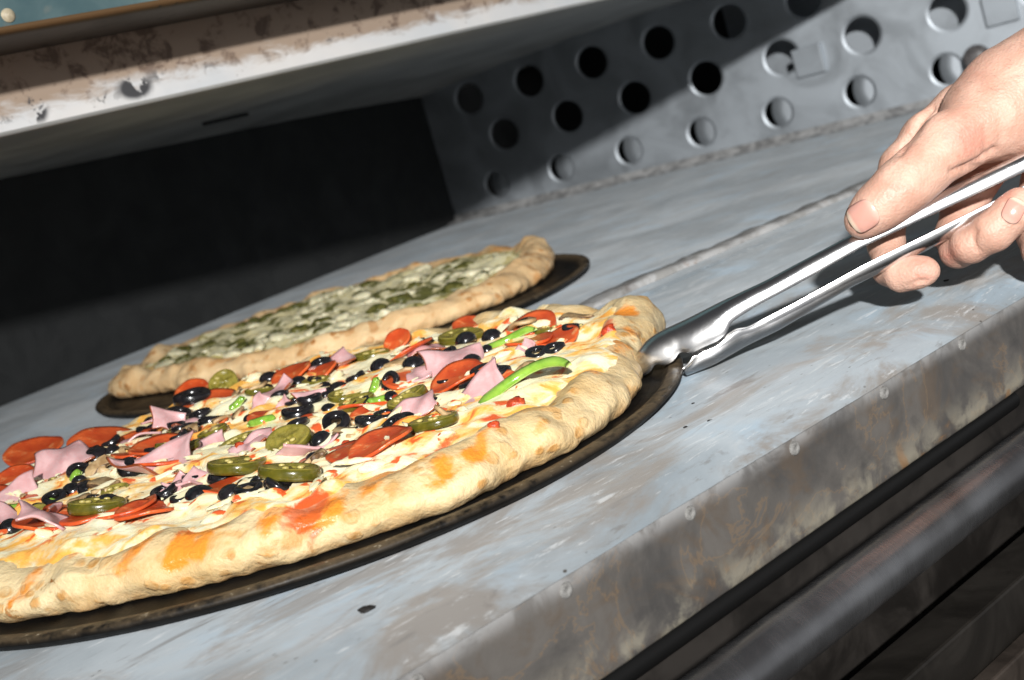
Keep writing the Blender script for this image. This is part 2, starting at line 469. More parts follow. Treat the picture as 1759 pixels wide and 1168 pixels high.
# ---------------------------------------------------------------- hood: lit lip, ceiling, overhanging door
HY, HZ = 0.864, 0.2255
hood = put(empty('oven_hood', (0, 0, 0)), 'scorched steel hood lip and grey ceiling over the oven mouth', 'oven hood', 'structure')
def lip_material():
    M = Mat('scorched_lip_steel')
    n1 = M.noise(1.0, 6, 0.65, 0.8, vec=M.coord((20, 20, 60))); n2 = M.noise(70, 6, 0.65, 0.4); n3 = M.noise(8, 4, 0.6, 0.5)
    brush = M.noise(1.0, 4, 0.6, 0.0, vec=M.coord((25, 25, 500)))
    c = M.mix(M.ramp(n3, 0.35, 0.65), (0.70, 0.72, 0.74), (0.80, 0.78, 0.76))
    up = M.attr('up')
    edge = M.ramp(M.math('ADD', up, M.math('MULTIPLY', M.math('SUBTRACT', n1, 0.5), 1.5)), 0.28, 0.80)
    c = M.mix(M.math('MULTIPLY', edge, 0.85), c, (0.37, 0.25, 0.16))
    c = M.mix(M.math('MULTIPLY', edge, M.ramp(n2, 0.50, 0.64, 0, 0.8)), c, (0.15, 0.10, 0.075))
    c = M.mix(M.math('MULTIPLY', M.ramp(M.attr('smudge'), 0.12, 0.55), M.ramp(n2, 0.46, 0.53)), c, (0.07, 0.07, 0.075))
    sp = M.voronoi(150)
    c = M.mix(M.math('MULTIPLY', M.ramp(sp, 0.20, 0.10), M.ramp(n1, 0.57, 0.66)), c, (0.07, 0.055, 0.05))
    M.set(Base_Color=c, Metallic=0.35, Roughness=M.ramp(n2, 0.3, 0.7, 0.33, 0.5), Normal=M.bump(brush, 0.08, 0.001))
    return M.m
def build_hood():
    xs = np.linspace(-0.5, 1.75, 420); zs = np.linspace(HZ, 0.273, 30)
    G = np.array([(x, HY, z) for x in xs for z in zs])
    up = (G[:, 2] - HZ) / 0.024
    sm = np.zeros(len(G))
    for px, py, rx, rz, g in ((62, 188, 0.007, 0.0085, 1.0), (232, 150, 0.012, 0.0075, 1.0), (180, 170, 0.010, 0.006, 0.5), (270, 130, 0.006, 0.006, 0.5), (563, 62, 0.005, 0.004, 1.0), (360, 118, 0.004, 0.006, 0.6), (10, 205, 0.01, 0.004, 0.4)):
        q = on_y(px, py, HY)
        sm = np.maximum(sm, g * np.exp(-((G[:, 0] - q[0]) / rx) ** 2 - ((G[:, 2] - q[2]) / rz) ** 2))
    mesh('hood_lip', G, grid_faces(len(xs), len(zs)), lip_material(), hood, attrs={'up': up, 'smudge': sm})
    # rolled lower edge and ceiling sheet going back, then up into the flue
    prof = [(HY, HZ), (HY + 0.0015, HZ - 0.0022), (HY + 0.006, HZ - 0.0028), (HY + 0.016, HZ - 0.0024), (HY + 0.020, HZ + 0.001)]
    prof += [(y, HZ + 0.001 + 0.006 * math.sin((y - HY) / 0.55 * 1.57)) for y in np.linspace(HY + 0.03, 1.35, 12)]
    prof += [(1.45, HZ + 0.0045), (1.55, HZ - 0.001), (1.65, HZ - 0.008), (1.7355, HZ - 0.016)]
    xs2 = np.linspace(-0.9, 1.62, 60)
    V = [(x, y, z) for x in xs2 for y, z in prof]
    V = np.array(V); V[:, 2] += 0.0012 * fbm(V, 5, 31, 2) * smooth(HY + 0.02, HY + 0.1, V[:, 1])
    mesh('ceiling_sheet', V, grid_faces(len(xs2), len(prof)), MAT_CEIL, hood)
    q = [on_z(350, 213, HZ + 0.003), on_z(425, 196, HZ + 0.003)]
    tube('ceiling_scar', q[0], q[1], 0.0022, MAT_BLACK, hood, 10)
build_hood()
DYF, DZB = 0.770, 0.2714
door = put(empty('oven_door', (0.3, DYF, DZB)), 'teal glass oven door with rusty lower edge above the hood lip', 'oven door', 'structure')
M = Mat('rusty_underside')
n1 = M.noise(40, 6, 0.65, 0.6); n2 = M.noise(9, 4, 0.6, 0.6); sp = M.voronoi(110, vec=M.coord((1, 0.45, 1)))
c = M.mix(M.ramp(n2, 0.35, 0.65), (0.055, 0.045, 0.038), (0.095, 0.088, 0.08))
c = M.mix(M.ramp(M.attr('front'), 0.12, 0.0), c, (0.11, 0.06, 0.025))
c = M.mix(M.math('MULTIPLY', M.ramp(sp, 0.30, 0.16), M.ramp(M.noise(22, 3), 0.42, 0.52)), c, (0.02, 0.02, 0.02))
M.set(Base_Color=c, Metallic=0.3, Roughness=0.5, Normal=M.bump(n1, 0.3, 0.001))
xs = np.linspace(-0.8, 1.4, 200)
prof = [(0.0, 0.004), (-0.001, 0.002), (0.002, 0.0), (0.010, -0.0006), (0.03, 0.0), (0.06, 0.001), (0.0925, 0.0015)]
mesh('door_underside', [(x, dy, dz) for x in xs for dy, dz in prof], grid_faces(200, len(prof)), M.m, door, attrs={'front': [dy / 0.09 for x in xs for dy, dz in prof]})
M = Mat('teal_oven_glass')
n1 = M.noise(12, 5, 0.6, 0.8); n2 = M.noise(60, 4)
c = M.mix(M.ramp(n1, 0.35, 0.68), (0.045, 0.085, 0.095), (0.10, 0.15, 0.155))
c = M.mix(M.ramp(n2, 0.62, 0.72, 0, 0.25), c, (0.16, 0.15, 0.12))
M.set(Base_Color=c, Roughness=0.35, Normal=M.bump(n1, 0.1, 0.001), Coat_Weight=0.3)
mesh('door_glass', [(x, 0.001 - dz * 0.12, 0.0042 + dz) for x in (-0.8, 1.4) for dz in (0.0, 0.35)], [(0, 1, 3, 2)], M.m, door, False)
gv, gf = lathe([(0.0001, 0.0022), (0.0028, 0.0018), (0.0042, 0.0)], 16)  # raised cream dot standing in for a highlight on the door glass
go = mesh('door_glint', gv, gf, simple_metal('cream_glint', (0.42, 0.36, 0.25), 0.6, 0.0, 0.3, 200), door); q = on_y(14, 26, DYF); go.location = q - np.array([0.3, DYF, DZB]); go.rotation_euler = (math.radians(90), 0, 0)
for i_, nm in enumerate(('door_underside', 'door_glass')):
    pass

# ---------------------------------------------------------------- pans
def pan_material():
    M = Mat('seasoned_pan_steel')
    n1 = M.noise(45, 6, 0.65, 0.5); n2 = M.noise(220, 4, 0.6); n3 = M.noise(12, 4, 0.6, 0.6)
    c = M.mix(M.ramp(n1, 0.35, 0.65), (0.004, 0.0037, 0.0034), (0.011, 0.0095, 0.008))
    worn = M.math('MULTIPLY', M.attr('rim'), M.ramp(M.math('ADD', M.math('MULTIPLY', n3, 0.5), M.math('MULTIPLY', n2, 0.5)), 0.36, 0.56))
    c = M.mix(worn, c, (0.120, 0.086, 0.050))
    c = M.mix(M.math('MULTIPLY', M.attr('rim'), M.ramp(n2, 0.63, 0.70, 0, 0.8)), c, (0.42, 0.36, 0.26))
    M.set(Base_Color=c, Metallic=0.0, Specular_IOR_Level=0.22, Roughness=M.ramp(n1, 0.3, 0.7, 0.42, 0.62), Normal=M.bump(M.math('ADD', n2, n1), 0.35, 0.0008))
    return M.m
MAT_PAN = pan_material()
def build_pan(name, cx, cy, r, lip, label):
    o = put(empty(name, (cx, cy, 0)), label, 'pizza pan')
    # inside floor with a sloping wall up to the rim
    n = 180
    def ring(prof, rimw):
        V = []; A = []
        for i in range(n):
            a = 2 * math.pi * i / n
            for (rr, z), w in zip(prof, rimw):
                V.append((rr * math.cos(a), rr * math.sin(a), z)); A.append(w)
        return V, A
    fl = [(0.0001, 0.0030), (r * 0.5, 0.0030), (r - 0.020, 0.0030), (r - 0.0165, 0.0036)]
    V, A = ring(fl, [0, 0, 0, 0])
    mesh('pan_floor', V, grid_faces(n, len(fl), wrap_u=True), MAT_PAN, o, attrs={'rim': A})
    # rim: wall, worn top, rolled edge, outer side back to the deck
    L = lip
    rp = [(r - 0.0165, 0.0036), (r - 0.0115, 0.0036), (r - 0.0085, L * 0.80), (r - 0.0070, L * 0.96), (r - 0.0045, L * 0.98), (r - 0.0022, L), (r - 0.0006, L * 0.93), (r, L * 0.80), (r - 0.0003, L * 0.62), (r - 0.0022, L * 0.52), (r - 0.0030, L * 0.40), (r - 0.0055, 0.0012), (r - 0.0100, 0.0006), (r - 0.03, 0.0006)]
    rw = [0, 0.1, 0.5, 1, 1, 0.9, 0.5, 0.15, 0, 0, 0, 0, 0, 0]
    V, A = ring(rp, rw)
    V = np.array(V); V[:, 2] += 0.00025 * fbm(V, 30, 7, 2) * (V[:, 2] > 0.004)
    mesh('pan_rim', V, grid_faces(n, len(rp), wrap_u=True), MAT_PAN, o, attrs={'rim': A})
    return o
PC = np.array([0.3319, 0.607]); PR = 0.2070
PC2 = np.array([0.6339, 0.9998]); PR2 = 0.2245
build_pan('pizza_pan', *PC, PR, 0.0075, 'round black pan with worn brown rim gripped by the tongs')
build_pan('pizza_pan', *PC2, PR2, 0.0075, 'black pan deeper in the oven under the green pesto pizza')

# ---------------------------------------------------------------- pizza bodies
def dough_material(name, base, dark, toast, toast_amt, orange):
    M = Mat(name)
    n1 = M.noise(28, 5, 0.6, 0.6); n2 = M.noise(95, 5, 0.6, 0.5); n3 = M.noise(420, 3, 0.6); n4 = M.noise(55, 3, 0.5, 0.3, vec=M.coord(loc=(2, 3, 1)))
    c = M.mix(M.ramp(n1, 0.30, 0.68), dark, base)
    c = M.mix(M.ramp(n4, 0.62 - toast_amt, 0.70 - toast_amt, 0, 0.6), c, toast)
    c = M.mix(M.math('MULTIPLY', M.ramp(n2, 0.62 - toast_amt * 0.5, 0.70), M.ramp(n1, 0.40, 0.60)), c, tuple(x * 0.55 for x in toast))
    vb = M.voronoi(95, vec=M.coord((1, 1, 1.3))); vs = M.noise(16, 2, 0.5, 0, vec=M.coord(loc=(9, 4, 2)))
    blis = M.math('MULTIPLY', M.ramp(M.math('ADD', vb, M.math('MULTIPLY', M.math('SUBTRACT', n2, 0.5), 1.1)), 0.36, 0.20), M.ramp(vs, 0.45, 0.52))
    c = M.mix(M.math('MULTIPLY', blis, M.ramp(n2, 0.35, 0.55, 0.25, 0.9)), c, toast)
    c = M.mix(M.math('MULTIPLY', M.ramp(vb, 0.20, 0.08), M.ramp(vs, 0.56, 0.62, 0, 0.8)), c, tuple(x * 0.6 for x in toast))
    bot = M.attr('bottom')
    c = M.mix(M.math('MULTIPLY', bot, M.ramp(n2, 0.36, 0.62, 0.15, 0.9)), c, (0.46, 0.26, 0.10))
    s = M.attr('sauce')
    sm = M.ramp(M.math('ADD', s, M.math('MULTIPLY', M.math('SUBTRACT', n2, 0.5), 1.3)), 0.32, 0.72)
    c = M.mix(M.math('MULTIPLY', sm, M.ramp(n4, 0.32, 0.55, 0.65, 1.0)), c, orange)
    red = M.attr('red')
    rm = M.math('MULTIPLY', M.ramp(M.math('ADD', red, M.math('MULTIPLY', M.math('SUBTRACT', n2, 0.5), 2.4)), 0.40, 0.85), 0.8)
    c = M.mix(rm, c, (0.60, 0.085, 0.02))
    h = M.math('ADD', M.math('MULTIPLY', n3, 0.8), M.math('ADD', M.math('MULTIPLY', n2, 0.9), M.math('ADD', n1, M.math('MULTIPLY', blis, 0.5))))
    M.set(Base_Color=c, Roughness=M.ramp(sm, 0, 1, 0.58, 0.34), Normal=M.bump(h, 0.42, 0.0024), Subsurface_Weight=0.06, Subsurface_Radius=(0.004, 0.002, 0.001), Subsurface_Scale=0.6)
    return M.m
def cheese_material(name, white, oil, sauce, green=None):
    M = Mat(name)
    n1 = M.noise(30, 5, 0.6, 0.8); n2 = M.noise(75, 5, 0.6, 0.7, vec=M.coord(loc=(5, 1, 2))); n3 = M.noise(230, 3, 0.55)
    c = M.mix(M.ramp(n2, 0.35, 0.66), white, tuple(x * y for x, y in zip(white, (1.05, 0.98, 0.82))))
    if green is None:
        c = M.mix(M.ramp(M.math('ADD', n1, M.math('MULTIPLY', n2, 0.3)), 0.60, 0.76), c, oil)
        c = M.mix(M.ramp(M.math('ADD', n2, M.math('MULTIPLY', n1, 0.35)), 0.725, 0.82), c, sauce)
    else:
        c = M.mix(M.ramp(M.math('ADD', n1, M.math('MULTIPLY', n2, 0.5)), 0.75, 0.85), c, green)
        c = M.mix(M.ramp(n2, 0.64, 0.72, 0, 0.7), c, oil)
    e = M.attr('edge')
    c = M.mix(M.math('MULTIPLY', e, M.ramp(n2, 0.40, 0.60, 0.0, 0.9)), c, oil)
    r = M.attr('red')
    c = M.mix(M.ramp(M.math('ADD', r, M.math('MULTIPLY', M.math('SUBTRACT', n2, 0.5), 1.6)), 0.42, 0.72), c, sauce)
    M.set(Base_Color=c, Diffuse_Roughness=0.6, Roughness=M.ramp(n1, 0.3, 0.7, 0.22, 0.38), Normal=M.bump(M.math('ADD', n3, M.math('MULTIPLY', n2, 2.0)), 0.4, 0.0016), Subsurface_Weight=0.15, Subsurface_Radius=(0.004, 0.003, 0.002), Subsurface_Scale=0.6)
    return M.m

class Pizza:
    """polar description of one pizza: outline radius, surface height, crust shape"""
    def __init__(s, c, outline, zc_near, zc_far, crust_h, crust_w, seed, folds=()):
        s.c = c; s.seed = seed; s.zn, s.zf, s.ch, s.cw = zc_near, zc_far, crust_h, crust_w
        a = np.radians([t for t, _ in outline]); r = np.array([q for _, q in outline])
        k = np.argsort(a); s.oa, s.orr = a[k], r[k] + 0.0045 * (seed == 11); s.folds = folds
    def R(s, th):
        th = (np.asarray(th) + np.pi) % (2 * np.pi) - np.pi
        a = np.concatenate([s.oa - 2 * np.pi, s.oa, s.oa + 2 * np.pi]); r = np.tile(s.orr, 3)
        d = 0.045
        v = sum(np.interp(th + k * d, a, r) for k in (-1, -.5, 0, .5, 1)) / 5
        p = np.stack([np.cos(th), np.sin(th), 0 * th], -1)
        return v + 0.0022 * fbm(p, 5.0, s.seed, 3)
    def far(s, x, y):
        return smooth(-0.16, 0.17, (x * 0.62 + y * 0.785))
    def height(s, x, y):
        """top surface relative to the deck, x y relative to the centre"""
        r = np.hypot(x, y); th = np.arctan2(y, x); Ro = s.R(th)
        f = s.far(x, y)
        p = np.stack([x, y, 0 * x], -1)
        zc = s.zn + (s.zf - s.zn) * f + 0.0022 * fbm(p, 30, s.seed + 3, 3) + 0.0018 * noise3(p, 75, s.seed + 4)
        ang = np.stack([np.cos(th), np.sin(th), 0 * th], -1)
        hgt = s.ch * (1 + 0.28 * fbm(ang, 3.2, s.seed + 9, 3))
        u = (Ro - r) / s.cw                                  # 0 at the outside, 1 at the inner foot of the crust
        bulge = smooth(1.15, 0.55, u) * hgt + (0.0014 * fbm(p, 60, s.seed + 5, 3) + 0.0015 * fbm(p, 24, s.seed + 6, 2)) * smooth(1.2, 0.7, u)
        for (t0, w, hh) in s.folds:
            dth = (th - math.radians(t0) + np.pi) % (2 * np.pi) - np.pi
            bulge = bulge + hh * np.exp(-(dth / math.radians(w)) ** 2) * smooth(1.3, 0.6, u)
        w = np.clip((r / Ro - 0.915) / 0.07, 0, 1)                # rounded shoulder
        return zc + bulge - 0.0058 * w ** 2.0
    def surf(s, X, Y):
        return float(s.height(np.array(X - s.c[0]), np.array(Y - s.c[1])))
    def hit(s, px, py, lift=0.0):
        z = 0.03
        for _ in range(7):
            P = on_z(px, py, z)
            z = 0.3 * z + 0.7 * (s.surf(P[0], P[1]) + lift)
        return on_z(px, py, z)
    def normal(s, P):
        e = 0.003
        return np.array([-(s.surf(P[0] + e, P[1]) - s.surf(P[0] - e, P[1])) / (2 * e), -(s.surf(P[0], P[1] + e) - s.surf(P[0], P[1] - e)) / (2 * e), 1.0])

def spots_attr(V, centre, spots, pz):
    a = np.zeros(len(V))
    for px, py, rl, rs, deg, g in spots:
        q = pz.hit(px, py)
        d = V[:, :2] - (q[:2] - centre)
        c_, s_ = math.cos(math.radians(deg)), math.sin(math.radians(deg))
        u = d[:, 0] * c_ + d[:, 1] * s_; v = -d[:, 0] * s_ + d[:, 1] * c_
        a = np.maximum(a, g * np.exp(-(u / rl) ** 2 - (v / rs) ** 2))
    return a

def build_body(pz, root, mat_dough, mat_cheese, cheese_lo, cheese_hi, sauce=(), red=(), z0=0.0036, na=420):
    th = np.linspace(0, 2 * np.pi, na, endpoint=False)
    Ro = pz.R(th)
    # dough: top rings from the centre to just inside the outline, then a rounded side, then the base
    us = np.concatenate([np.linspace(0.0, 0.72, 24), np.linspace(0.74, 0.985, 46)])
    rings = []
    for u in us:
        r = Ro * u; x, y = r * np.cos(th), r * np.sin(th)
        rings.append(np.stack([x, y, pz.height(x, y)], -1))
    top = rings[-1]
    # drop the last few rings into a rounded shoulder
    nsh = 12
    zt = rings[-1][:, 2].copy()
    prof = [(0.990, 0.93), (0.997, 0.84), (1.003, 0.72), (1.006, 0.58), (1.006, 0.45), (1.003, 0.32), (0.997, 0.20), (0.989, 0.09), (0.978, 0.02), (0.960, 0.0), (0.80, 0.0)]
    p3 = np.stack([np.cos(th), np.sin(th), 0 * th], -1)
    for k, (u, w) in enumerate(prof):
        z = z0 + (zt - z0) * w
        q = np.stack([Ro * np.cos(th), Ro * np.sin(th), z], -1)
        r = Ro * u + 0.0014 * noise3(q, 210, pz.seed + 25) * (w < 0.4) + (0.0018 * fbm(q, 80, pz.seed + 21, 3) + 0.0026 * fbm(q, 28, pz.seed + 22, 2)) * (1.0 if 0 < k < 9 else 0.3)
        rings.append(np.stack([r * np.cos(th), r * np.sin(th), z], -1))
    V = np.concatenate(rings)
    nr = len(rings)
    F = [(i * na + j, i * na + (j + 1) % na, (i + 1) * na + (j + 1) % na, (i + 1) * na + j) for i in range(nr - 1) for j in range(na)]
    F = [f[::-1] for f in F]
    zz = np.concatenate([np.ones(na * len(us))] + [np.full(na, w) for _, w in prof])
    bottom = np.clip(1 - zz / 0.62, 0, 1)
    rr = np.hypot(V[:, 0], V[:, 1]); ang = np.arctan2(V[:, 1], V[:, 0])
    inner = smooth(0.90, 0.80, rr / pz.R(ang))
    side = smooth(0.45, 0.95, zz); S = np.maximum(spots_attr(V, pz.c, sauce, pz) * side, 0.8 * inner); Rd = spots_attr(V, pz.c, red, pz) * side
    mesh('crust', V, F, mat_dough, root, attrs={'bottom': bottom, 'sauce': S, 'red': Rd})
    # cheese
    us = np.linspace(0, 1, 110)
    rc = Ro * (cheese_lo + (cheese_hi - cheese_lo) * (0.5 + 0.62 * fbm(p3, 6.0, pz.seed + 40, 4)))
    rc = np.clip(rc, Ro * 0.70, Ro * 0.980)
    rings = []; E = []
    for u in us:
        r = rc * u; x, y = r * np.cos(th), r * np.sin(th)
        p = np.stack([x, y, 0 * x], -1)
        t = 0.0018 + 0.0018 * noise3(p, 55, pz.seed + 41) + 0.0009 * noise3(p, 130, pz.seed + 43)
        t = np.maximum(t, 0.0004) * smooth(1.0, 0.93, u) - 0.0012 * smooth(0.975, 1.0, u)
        rings.append(np.stack([x, y, pz.height(x, y) + t], -1)); E.append(np.full(na, smooth(0.84, 0.99, u)))
    V = np.concatenate(rings)
    nr = len(rings)
    F = [(i * na + (j + 1) % na, i * na + j, (i + 1) * na + j, (i + 1) * na + (j + 1) % na)[::-1] for i in range(nr - 1) for j in range(na)]
    F = [f[::-1] for f in F]
    mesh('cheese', V, [f[::-1] for f in F], mat_cheese, root, attrs={'edge': np.concatenate(E), 'red': spots_attr(V, pz.c, red, pz)})

# front pizza
P1 = Pizza(PC, [(-169, .181), (-145, .172), (-125, .176), (-116, .181), (-105, .183), (-89, .182), (-76, .186), (-63, .184), (-45, .183), (-37, .191), (-31, .200), (-26, .211), (-22, .214), (-17, .206), (-9, .198), (-5, .195), (14, .190), (33, .186), (57, .186), (82, .186), (101, .186), (117, .186), (140, .184), (165, .184)],
           0.0235, 0.0285, 0.0012, 0.026, 11, folds=((-24, 4, 0.0042), (-15, 2.5, -0.004), (-6, 4, 0.004), (10, 5, 0.0045)))
pizza = put(empty('pizza', (PC[0], PC[1], 0)), 'loaded pizza with pepperoni, ham, olives and jalapenos in the front pan', 'pizza')
DOUGH1 = dough_material('pale_crust', (0.71, 0.57, 0.335), (0.59, 0.405, 0.185), (0.54, 0.26, 0.06), 0.03, (0.80, 0.27, 0.032))
CHEESE1 = cheese_material('melted_cheese', (0.72, 0.69, 0.50), (0.78, 0.42, 0.08), (0.62, 0.10, 0.025))
SAUCE = [(180, 900, .03, .006, 10, .7), (420, 860, .03, .006, 18, .8), (660, 810, .026, .007, 24, .9), (780, 750, .02, .007, 26, .8), (950, 660, .016, .007, 34, .8), (1000, 640, .016, .008, 40, .75), (820, 780, .022, .006, 20, .75), (920, 740, .016, .005, 25, .6), (350, 920, .03, .006, 12, .75), (600, 900, .02, .006, 22, .8), (1085, 575, .010, .006, 60, .7), (60, 985, .03, .007, 0, .55), (300, 930, .018, .007, 10, 1.0), (240, 950, .012, .006, 0, .9), (390, 890, .014, .005, 20, .8), (470, 880, .016, .007, 20, .8), (560, 880, .014, .010, 10, .9), (690, 800, .020, .010, 25, .8), (760, 790, .014, .008, 10, .7), (900, 690, .018, .008, 30, .7), (1010, 590, .012, .010, 40, .8), (1060, 590, .010, .008, 40, .7), (1070, 525, .008, .008, 0, .9), (1020, 640, .010, .004, 30, .5), (130, 960, .01, .005, 0, .5), (815, 535, .016, .012, 0, .7), (520, 905, .02, .006, 20, .6)]
RED = [(520, 880, .020, .008, 25, .9), (320, 915, .012, .005, 10, .6), (420, 880, .012, .005, 20, .6), (760, 770, .012, .006, 20, .75), (545, 870, .012, .007, 30, .9), (502, 895, .006, .004, 0, .8), (640, 790, .010, .009, 0, .7), (700, 790, .010, .007, 10, .7), (680, 770, .010, .006, 0, .6), (850, 725, .010, .006, 20, .8), (1040, 565, .012, .006, 20, .9), (1070, 512, .006, .006, 0, .7), (870, 700, .008, .006, 0, .8), (500, 640, .016, .012, 0, .8), (300, 680, .010, .010, 0, .6), (790, 545, .014, .006, 0, .5)]
build_body(P1, pizza, DOUGH1, CHEESE1, 0.885, 0.975, SAUCE, RED)

# rear pizza
P2 = Pizza(PC2, [(-9, .219), (10, .212), (36, .203), (78, .203), (105, .203), (125, .211), (140, .220), (155, .194), (167, .168), (-170, .155), (-148, .150), (-130, .158), (-115, .164), (-90, .175), (-59, .180), (-35, .194), (-20, .208)],
           0.0190, 0.0220, 0.0032, 0.028, 47, folds=((-14, 6, 0.009), (120, 5, 0.005), (60, 4, 0.004), (150, 5, .004), (30, 5, .003)))
pizza2 = put(empty('pizza', (PC2[0], PC2[1], 0)), 'green pesto and white cheese pizza with toasted crust deeper in the oven', 'pizza')
DOUGH2 = dough_material('toasted_crust', (0.78, 0.57, 0.32), (0.66, 0.42, 0.20), (0.50, 0.21, 0.05), 0.04, (0.62, 0.40, 0.12))
CHEESE2 = cheese_material('pesto_cheese', (0.50, 0.47, 0.31), (0.36, 0.30, 0.11), (0.3, 0.2, 0.1), (0.085, 0.085, 0.025))
build_body(P2, pizza2, DOUGH2, CHEESE2, 0.80, 0.88, (), ())

# ---------------------------------------------------------------- toppings
def glossy(name, c1, c2, scale, rough, bump=0.2, sss=0.0, coat=0.0):
    M = Mat(name); n = M.noise(scale, 5, 0.6, 0.5); n2 = M.noise(scale * 4, 3)
    M.set(Base_Color=M.mix(M.ramp(n, 0.36, 0.64), c1, c2), Roughness=M.ramp(n2, 0.3, 0.7, rough * 0.75, rough * 1.3), Normal=M.bump(M.math('ADD', n, n2), bump, 0.0008), Coat_Weight=coat, Coat_Roughness=0.15)
    if sss: M.set(Subsurface_Weight=sss, Subsurface_Radius=(0.003, 0.0015, 0.001), Subsurface_Scale=0.6)
    return M.m
def pepperoni_mat():
    M = Mat('pepperoni'); n = M.noise(140, 4, 0.6, 0.4); n2 = M.noise(420, 3); n3 = M.noise(60, 3)
    c = M.mix(M.ramp(n3, 0.35, 0.65), (0.52, 0.060, 0.015), (0.70, 0.120, 0.028))
    c = M.mix(M.ramp(n, 0.57, 0.66, 0, 0.75), c, (0.78, 0.32, 0.12))
    c = M.mix(M.ramp(n2, 0.36, 0.28, 0, 0.6), c, (0.22, 0.022, 0.008))
    M.set(Base_Color=c, Roughness=0.30, Normal=M.bump(M.math('ADD', n, n2), 0.45, 0.0009), Coat_Weight=0.12, Coat_Roughness=0.2)
    return M.m
MP = pepperoni_mat()
MO = glossy('black_olive', (0.006, 0.006, 0.007), (0.016, 0.014, 0.016), 200, 0.20, 0.12, coat=0.4)
MJ = glossy('jalapeno_skin', (0.075, 0.070, 0.007), (0.15, 0.125, 0.016), 120, 0.20, 0.1, 0.1, 0.4)
MJF = glossy('jalapeno_flesh', (0.17, 0.145, 0.020), (0.29, 0.24, 0.045), 200, 0.28, 0.3, 0.15, 0.3)
MJS = glossy('jalapeno_seed', (0.40, 0.33, 0.09), (0.52, 0.43, 0.15), 300, 0.3)
MG = glossy('green_pepper', (0.17, 0.34, 0.035), (0.27, 0.46, 0.06), 120, 0.18, 0.1, 0.15, 0.4)
MGF = glossy('green_pepper_flesh', (0.42, 0.60, 0.14), (0.52, 0.68, 0.22), 150, 0.3, 0.25, 0.2)
MM = glossy('mushroom', (0.30, 0.18, 0.08), (0.56, 0.40, 0.21), 130, 0.42, 0.35, 0.1)
MMD = glossy('mushroom_gills', (0.06, 0.035, 0.02), (0.16, 0.09, 0.045), 260, 0.5, 0.5)
MT = glossy('tomato', (0.40, 0.035, 0.012), (0.58, 0.10, 0.03), 220, 0.32, 0.6, 0.15, 0.1)
def ham_mat():
    M = Mat('ham'); n = M.noise(120, 5, 0.6, 0.6); n2 = M.noise(45, 3)
    c = M.mix(M.ramp(n, 0.36, 0.64), (0.60, 0.33, 0.33), (0.68, 0.43, 0.43))
    c = M.mix(M.ramp(n2, 0.60, 0.70, 0, 0.5), c, (0.76, 0.55, 0.52))
    e = M.ramp(M.math('ADD', M.attr('rind'), M.math('MULTIPLY', M.math('SUBTRACT', n, 0.5), 0.35)), 0.45, 0.85)
    c = M.mix(e, c, (0.27, 0.065, 0.022))
    M.set(Base_Color=c, Roughness=0.30, Normal=M.bump(n, 0.2, 0.0006), Subsurface_Weight=0.15, Subsurface_Radius=(0.003, 0.0012, 0.001), Subsurface_Scale=0.6, Coat_Weight=0.25, Coat_Roughness=0.2)
    return M.m
MH = ham_mat()
RNG = random.Random(5)

def closed_sheet(nu, nv, fn, thick):
    """two-sided sheet from fn(u,v)->point, closed along its edges"""
    T = np.array([fn(u, v) for u in np.linspace(0, 1, nu) for v in np.linspace(0, 1, nv)], float)
    G = T.reshape(nu, nv, 3)
    N = np.cross(np.gradient(G, axis=0), np.gradient(G, axis=1)); N /= np.linalg.norm(N, axis=-1, keepdims=True) + 1e-12
    B = (G - N * thick).reshape(-1, 3)
    F = grid_faces(nu, nv); m = nu * nv
    F += [(a + m, d + m, c + m, b + m) for a, b, c, d in F]
    edge = [i * nv for i in range(nu)] + [(nu - 1) * nv + j for j in range(1, nv)] + [i * nv + nv - 1 for i in range(nu - 2, -1, -1)] + [j for j in range(nv - 2, 0, -1)]
    for a, b in zip(edge, edge[1:] + edge[:1]): F.append((a, a + m, b + m, b))
    return np.concatenate([T, B]), F

def g_pepperoni(w, rng):
    R = w / 2; n, k = 40, 9; ph = rng.random() * 6; cup = rng.uniform(0.0, 0.06) * w; wav = rng.uniform(0.02, 0.06) * w; t = 0.0015
    V = []
    prof = [(i / (k - 1)) for i in range(k)]
    for i in range(n):
        a = 2 * math.pi * i / n
        irr = 1 + 0.03 * math.sin(3 * a + ph) + 0.02 * math.sin(7 * a + ph * 2)
        for s in prof:
            z = cup * s ** 2.4 + wav * s * s * math.sin(2 * a + ph) - 0.3 * cup
            V.append((R * irr * max(s, 1e-3) * math.cos(a), R * irr * max(s, 1e-3) * math.sin(a), z))
        V.append((R * irr * 1.012 * math.cos(a), R * irr * 1.012 * math.sin(a), V[-1][2] - t * 0.5))
        for s in (1.0, 0.5, 1e-3):
            z = cup * s ** 2.4 + wav * s * s * math.sin(2 * a + ph) - 0.3 * cup - t
            V.append((R * irr * s * math.cos(a), R * irr * s * math.sin(a), z))
    return V, grid_faces(n, k + 4, wrap_u=True), [MP], None, {}
def g_olive(w, rng):
    R = w / 2; hgt = R * rng.uniform(0.55, 0.8)
    hole = R * rng.uniform(0.34, 0.46)
    prof = []
    for k in range(17):
        a = 2 * math.pi * k / 16
        ca, sa = math.cos(a), math.sin(a)
        rm, rw = (R + hole) / 2, (R - hole) / 2
        prof.append((rm + rw * np.sign(ca) * abs(ca) ** 0.7, hgt / 2 * np.sign(sa) * abs(sa) ** 0.6))
    V, F = lathe(prof, 30)
    V[:, 0] *= 1 + rng.uniform(-.06, .08)
    V[:, 2] += 0.06 * R * np.sin(np.arctan2(V[:, 1], V[:, 0]) * 2 + rng.random() * 6)
    return V, F, [MO], None, {}
